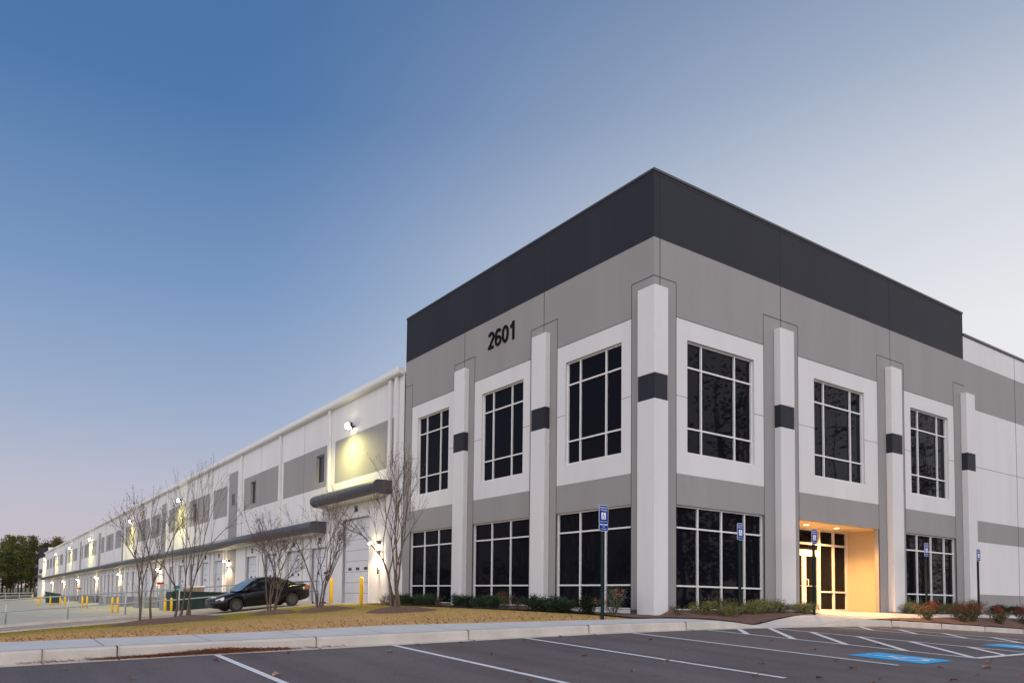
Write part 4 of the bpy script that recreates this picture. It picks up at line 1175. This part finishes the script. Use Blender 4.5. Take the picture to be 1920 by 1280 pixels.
for i, (x, y, s, w) in enumerate(((.95,-.85,.95,'yellow green shrub under the left pane of the right ground window'),(1.6,-1.15,.80,'low olive shrub at the front of the bed, left of the second sign'),(2.3,-.55,.98,'yellow green shrub behind the second sign post'),
      (3.05,-.8,.85,'olive shrub just right of the second sign post'),(3.7,-.6,.95,'yellow green shrub under the right pane of the right ground window'),(4.3,-.6,1.0,'wide yellow green shrub left of the entrance pilaster'),(4.9,-.55,.85,'thin yellow green shrub at the foot of the entrance pilaster'),
      (5.65,-.75,.85,'yellow green shrub left of the third sign post'),(6.35,-.55,.80,'low shrub right of the third sign post by the entrance doors'))):
    shrub('abelia', x, y, s*.82, w, AB, var=i % 3)
for i, (x, y, s, w) in enumerate(((12.95,-.30,.80,'yellow green shrub right of the entrance, first from the pilaster'),(13.7,-.32,.85,'yellow green shrub right of the entrance below the small window'),(15.1,-.35,.85,'olive shrub behind the red-tipped bush under the window'),(16.0,-.35,.80,'olive shrub under the right end of the small window'),(17.7,-.4,1.1,'tall yellow green shrub at the last pilaster'))):
    shrub('abelia', x, y, s, w, 'yellow green shrubs right of the entrance', var=i % 3)
for i, (x, y, s, w) in enumerate(((10.85,-1.9,.88,'brownish red-tipped bush nearest the entrance walk'),(13.2,-1.95,.98,'red-tipped bush between the last two signs, left one'),(14.2,-1.85,.88,'red-tipped bush just left of the rightmost sign'),(16.0,-1.95,.95,'red-tipped bush right of the rightmost sign'),(18.3,-1.95,1.05,'red-tipped bush at the right end of the mulch bed'))):
    shrub('nandina', x, y, s, w, 'red-tipped bushes in the right bed', var=i % 2)
for i, (x, w) in enumerate(((20.4,'low dark shrub against the striped end wall, left one'),(21.3,'low dark shrub against the striped end wall, middle one'),(22.2,'low dark shrub against the striped end wall, right one'))):
    shrub('box', x, -.3, .75, w, 'low shrubs along the end wall', var=i)

# ------------------------------------------------------------------ pine woods
PG = mat('pine_needles', (.040, .058, .014), .9, col2=(.115, .125, .022), vscale=.35)
PB = mat('pine_bark', (.075, .055, .045), .95, var=.3, vscale=2)
PGB = mat('autumn_oak_leaves', (.10, .06, .012), .9, col2=(.17, .11, .03), vscale=.35)
def pine_mesh(seed, h, kind=0):
    rnd = random.Random(seed); T = MB(); F = MB()
    T.tube([(0,0,-.5),(rnd.gauss(0,.1),rnd.gauss(0,.1),h*.5),(rnd.gauss(0,.3),rnd.gauss(0,.3),h*.96)], [.22,.15,.04], 7, cap=False)
    nb = 46 if kind == 0 else 60; z0 = .30 if kind == 0 else .14
    for i in range(nb):
        t = rnd.random(); z = h*(z0+(1-z0)*t); w = (1.0-t)**.6*h*.16*rnd.uniform(.6,1.25)+.35 if kind == 0 else h*.22*math.sin(math.pi*min(1,.15+.8*t))*rnd.uniform(.5,1.2)
        a = rnd.uniform(0, 6.28); tip = Vector((math.cos(a)*w, math.sin(a)*w, z+rnd.uniform(-.2,.6)))
        T.tube([(0,0,z-.3), tip*.5+Vector((0,0,z*.5-.1)), tip], [.04,.025,.01], 3, cap=False)
        for k in range(2):
            c = tip*(1-.35*k)+Vector((0,0,z*.35*k)); rr = rnd.uniform(.35,.75)
            for _ in range(30):
                p = c+Vector((rnd.gauss(0,rr), rnd.gauss(0,rr), rnd.gauss(0,rr*.55)))
                d = Vector((rnd.gauss(0,1), rnd.gauss(0,1), rnd.gauss(0,.7))).normalized(); o = d.orthogonal().normalized(); s = rnd.uniform(.14,.30)
                F.poly([tuple(p-o*s*.6), tuple(p+d*s), tuple(p+o*s*.6), tuple(p-d*s)])
    return T, F
PSRC = []
for k in range(4):
    T, F = pine_mesh(100+k, 16, 0 if k < 3 else 1)
    o = empty('pine_tree' if k < 3 else 'oak_tree'); T.build('trunk', PB, o, smooth=True); F.build('crown', PG if k < 3 else PGB, o); PSRC.append(o)
rnd = random.Random(3); used = set()
PT = []
for rowi, (yy, n) in enumerate(((214, 13), (228, 13), (246, 13))):
    for i in range(n):
        x = -31+36*i/(n-1)+rnd.uniform(-1.2,1.2)+rowi*1.3; PT.append((x, yy+rnd.uniform(-5,5), rowi, i))
for j, (x, y, rowi, i) in enumerate(PT):
    k = (3 if (i*3+rowi) % 6 == 1 else (i+rowi) % 3)
    src = PSRC[k]; o = src if k not in used else copy_tree(src); used.add(k)
    s = rnd.uniform(.80, 1.08)*(1+.05*rowi); o.location = (x, y, court(max(-46,min(0,x)),200)+.2+.012*(y-196)); o.scale = (s*.95, s*.95, s); o.rotation_euler = (0,0,rnd.uniform(0,6.28))
    if k < 3: tag(o, 'tall pine with a bare lower trunk in the woods behind the yard', 'tree', 'pines in the woods behind the yard')
    else: tag(o, 'brownish broadleaf tree among the pines behind the yard', 'tree', 'broadleaf trees in the woods behind the yard')
# far-off wood round the site that reads as one dark mass (seen behind the pines and mirrored in the glass)
def woods():
    rnd = random.Random(77); g = MB()
    def clump(x, y, z, r, n, q_=1.0):
        for _ in range(n):
            p = Vector((x+rnd.gauss(0,r), y+rnd.gauss(0,r), z+rnd.gauss(0,r*.7)))
            d = Vector((rnd.gauss(0,1), rnd.gauss(0,1), rnd.gauss(0,1))).normalized(); o = d.orthogonal().normalized(); s = rnd.uniform(.3,.75)*q_
            g.poly([tuple(p-o*s*.6), tuple(p+d*s), tuple(p+o*s*.6), tuple(p-d*s)], 0)
    def belt(pts, hgt, zb, dens, q_=1.0, n_=11):
        for (xa, ya), (xb, yb) in zip(pts, pts[1:]):
            L_ = math.hypot(xb-xa, yb-ya); n = int(L_/3.2)
            for i in range(n):
                t = (i+rnd.random())/n; x = xa+(xb-xa)*t+rnd.gauss(0,3); y = ya+(yb-ya)*t+rnd.gauss(0,3); h = hgt*rnd.uniform(.7,1.15)
                g.tube([(x,y,zb-1),(x+rnd.gauss(0,.4),y,zb+h*.85)], [.24,.06], 5, 1, cap=False)
                for _ in range(dens):
                    zz = zb+h*(.12+.88*rnd.random()**.8); w = 1.8*(1.15-(zz-zb)/h)
                    clump(x+rnd.gauss(0,w), y+rnd.gauss(0,w), zz, .9, n_, q_)
    belt([(-95,-50),(-60,-72),(0,-76),(70,-72),(120,-60)], 23, -2.8, 20)
    belt([(-95,-50),(-100,20),(-98,120),(-80,230)], 12.5, -3.2, 8)
    belt([(-44,262),(10,266),(60,262)], 15, -1.5, 24)
    belt([(30,-24),(58,-33),(95,-35),(150,-40)], 27, -2.2, 13, .36, 26)
    o = g.build('woods', [PG, PB]); o['kind'] = 'stuff'
    tag(o, 'dark belt of far-off woodland around the site', 'woods')
woods()

# ------------------------------------------------------------------ sky, sun
SUNAZ = R(96)     # clockwise from +y: the glow of dusk lies behind the office block, to the right
w = bpy.data.worlds.new('World'); sc.world = w; w.use_nodes = True
nt = w.node_tree; N = nt.nodes; L = nt.links; bg = N['Background']
sky = N.new('ShaderNodeTexSky'); sky.sky_type = 'NISHITA'; sky.sun_disc = False
sky.sun_elevation = R(1.2); sky.sun_rotation = SUNAZ; sky.altitude = 100; sky.dust_density = 1.2; sky.ozone_density = 2.5
tc = N.new('ShaderNodeTexCoord'); sep = N.new('ShaderNodeSeparateXYZ'); L.new(tc.outputs['Generated'], sep.inputs[0])
def ramp(stops):
    r = N.new('ShaderNodeValToRGB'); e = r.color_ramp.elements; r.color_ramp.interpolation = 'EASE' if False else 'LINEAR'
    while len(e) < len(stops): e.new(.5)
    for k, (p, c) in zip(e, stops): k.position = p; k.color = (*c, 1)
    return r
def lin(r, g, b):
    f = lambda v: (v/255/12.92 if v/255 <= .04045 else ((v/255+.055)/1.055)**2.4)
    return (f(r), f(g), f(b))
cool = ramp([(0, lin(212,200,206)), (.05, lin(208,198,208)), (.13, lin(196,197,213)), (.24, lin(163,182,212)), (.38, lin(127,159,201)), (.56, lin(84,126,178)), (.8, lin(68,108,160)), (1, lin(56,96,152))])
warm = ramp([(0, lin(252,246,240)), (.12, lin(249,248,247)), (.30, lin(246,246,247)), (.43, lin(220,225,234)), (.55, lin(172,186,208)), (.68, lin(122,146,180)), (.85, lin(80,112,160)), (1, lin(60,98,155))])
for r_ in (cool, warm): L.new(sep.outputs['Z'], r_.inputs[0])
# azimuth weight towards the glow
nrm = N.new('ShaderNodeVectorMath'); nrm.operation = 'MULTIPLY'; nrm.inputs[1].default_value = (1, 1, 0); L.new(tc.outputs['Generated'], nrm.inputs[0])
nn = N.new('ShaderNodeVectorMath'); nn.operation = 'NORMALIZE'; L.new(nrm.outputs[0], nn.inputs[0])
dt = N.new('ShaderNodeVectorMath'); dt.operation = 'DOT_PRODUCT'; dt.inputs[1].default_value = (math.sin(SUNAZ), math.cos(SUNAZ), 0); L.new(nn.outputs[0], dt.inputs[0])
mr = N.new('ShaderNodeMapRange'); mr.interpolation_type = 'SMOOTHSTEP'; mr.inputs['From Min'].default_value = .16; mr.inputs['From Max'].default_value = 1.0; L.new(dt.outputs['Value'], mr.inputs['Value'])
mx = N.new('ShaderNodeMix'); mx.data_type = 'RGBA'; L.new(mr.outputs[0], mx.inputs['Factor']); L.new(cool.outputs[0], mx.inputs['A']); L.new(warm.outputs[0], mx.inputs['B'])
sk = N.new('ShaderNodeVectorMath'); sk.operation = 'SCALE'; sk.inputs['Scale'].default_value = .10; L.new(sky.outputs[0], sk.inputs[0])
m2 = N.new('ShaderNodeMix'); m2.data_type = 'RGBA'; m2.inputs['Factor'].default_value = .10; L.new(mx.outputs['Result'], m2.inputs['A']); L.new(sk.outputs[0], m2.inputs['B'])
bd = N.new('ShaderNodeVectorMath'); bd.operation = 'DOT_PRODUCT'; bd.inputs[1].default_value = (-.52, -.854, 0); L.new(nn.outputs[0], bd.inputs[0])  # added brightness: unseen sky behind the camera raised to light the walls
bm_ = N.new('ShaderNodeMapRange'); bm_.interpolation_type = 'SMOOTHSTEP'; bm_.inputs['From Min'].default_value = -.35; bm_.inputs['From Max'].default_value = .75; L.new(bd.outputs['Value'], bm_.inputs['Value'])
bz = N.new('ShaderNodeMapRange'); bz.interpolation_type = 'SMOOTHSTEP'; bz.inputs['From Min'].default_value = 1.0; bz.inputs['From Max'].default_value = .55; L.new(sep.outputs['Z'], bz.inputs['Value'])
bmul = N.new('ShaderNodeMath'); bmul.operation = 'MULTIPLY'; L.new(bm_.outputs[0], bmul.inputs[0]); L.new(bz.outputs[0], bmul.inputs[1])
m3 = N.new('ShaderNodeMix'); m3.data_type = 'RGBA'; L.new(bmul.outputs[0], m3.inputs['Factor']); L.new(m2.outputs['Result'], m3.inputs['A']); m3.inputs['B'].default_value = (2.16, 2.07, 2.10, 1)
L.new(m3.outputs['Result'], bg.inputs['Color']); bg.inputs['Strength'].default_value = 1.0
sl_ = bpy.data.lights.new('sun', 'SUN'); sl_.energy = .22; sl_.angle = R(25); sl_.color = (1, .82, .66)
so = bpy.data.objects.new('sun', sl_); COL.objects.link(so)
sd = Vector((math.sin(SUNAZ)*math.cos(R(9)), math.cos(SUNAZ)*math.cos(R(9)), math.sin(R(9))))
so.rotation_euler = (-sd).to_track_quat('-Z', 'Y').to_euler()

# ------------------------------------------------------------------ camera
yaw, pitch, roll, f_ = -.5434, .0524, .0190, 1364.0602
fw = Vector((-math.sin(yaw)*math.cos(pitch), math.cos(yaw)*math.cos(pitch), math.sin(pitch)))
rt = Vector((math.cos(yaw), math.sin(yaw), 0)); up = rt.cross(fw)
r2 = rt*math.cos(roll)+up*math.sin(roll); u2 = -rt*math.sin(roll)+up*math.cos(roll)
cam = bpy.data.cameras.new('camera'); co = bpy.data.objects.new('camera', cam); COL.objects.link(co)
M = Matrix((( r2.x, u2.x, -fw.x, -15.88872), (r2.y, u2.y, -fw.y, -13.45512), (r2.z, u2.z, -fw.z, 0), (0, 0, 0, 1)))
co.matrix_world = M
cam.sensor_width = 36; cam.sensor_fit = 'HORIZONTAL'; cam.lens = f_/1920*36
cam.shift_x = (960-766.7)/1920; cam.shift_y = (1044.567-640)/1920
cam.clip_start = .1; cam.clip_end = 3000
sc.camera = co
sc.view_settings.view_transform = 'Standard'; sc.view_settings.look = 'None'; sc.view_settings.exposure = 0; sc.view_settings.gamma = 1
try: sc.view_settings.use_curve_mapping = False
except Exception: pass
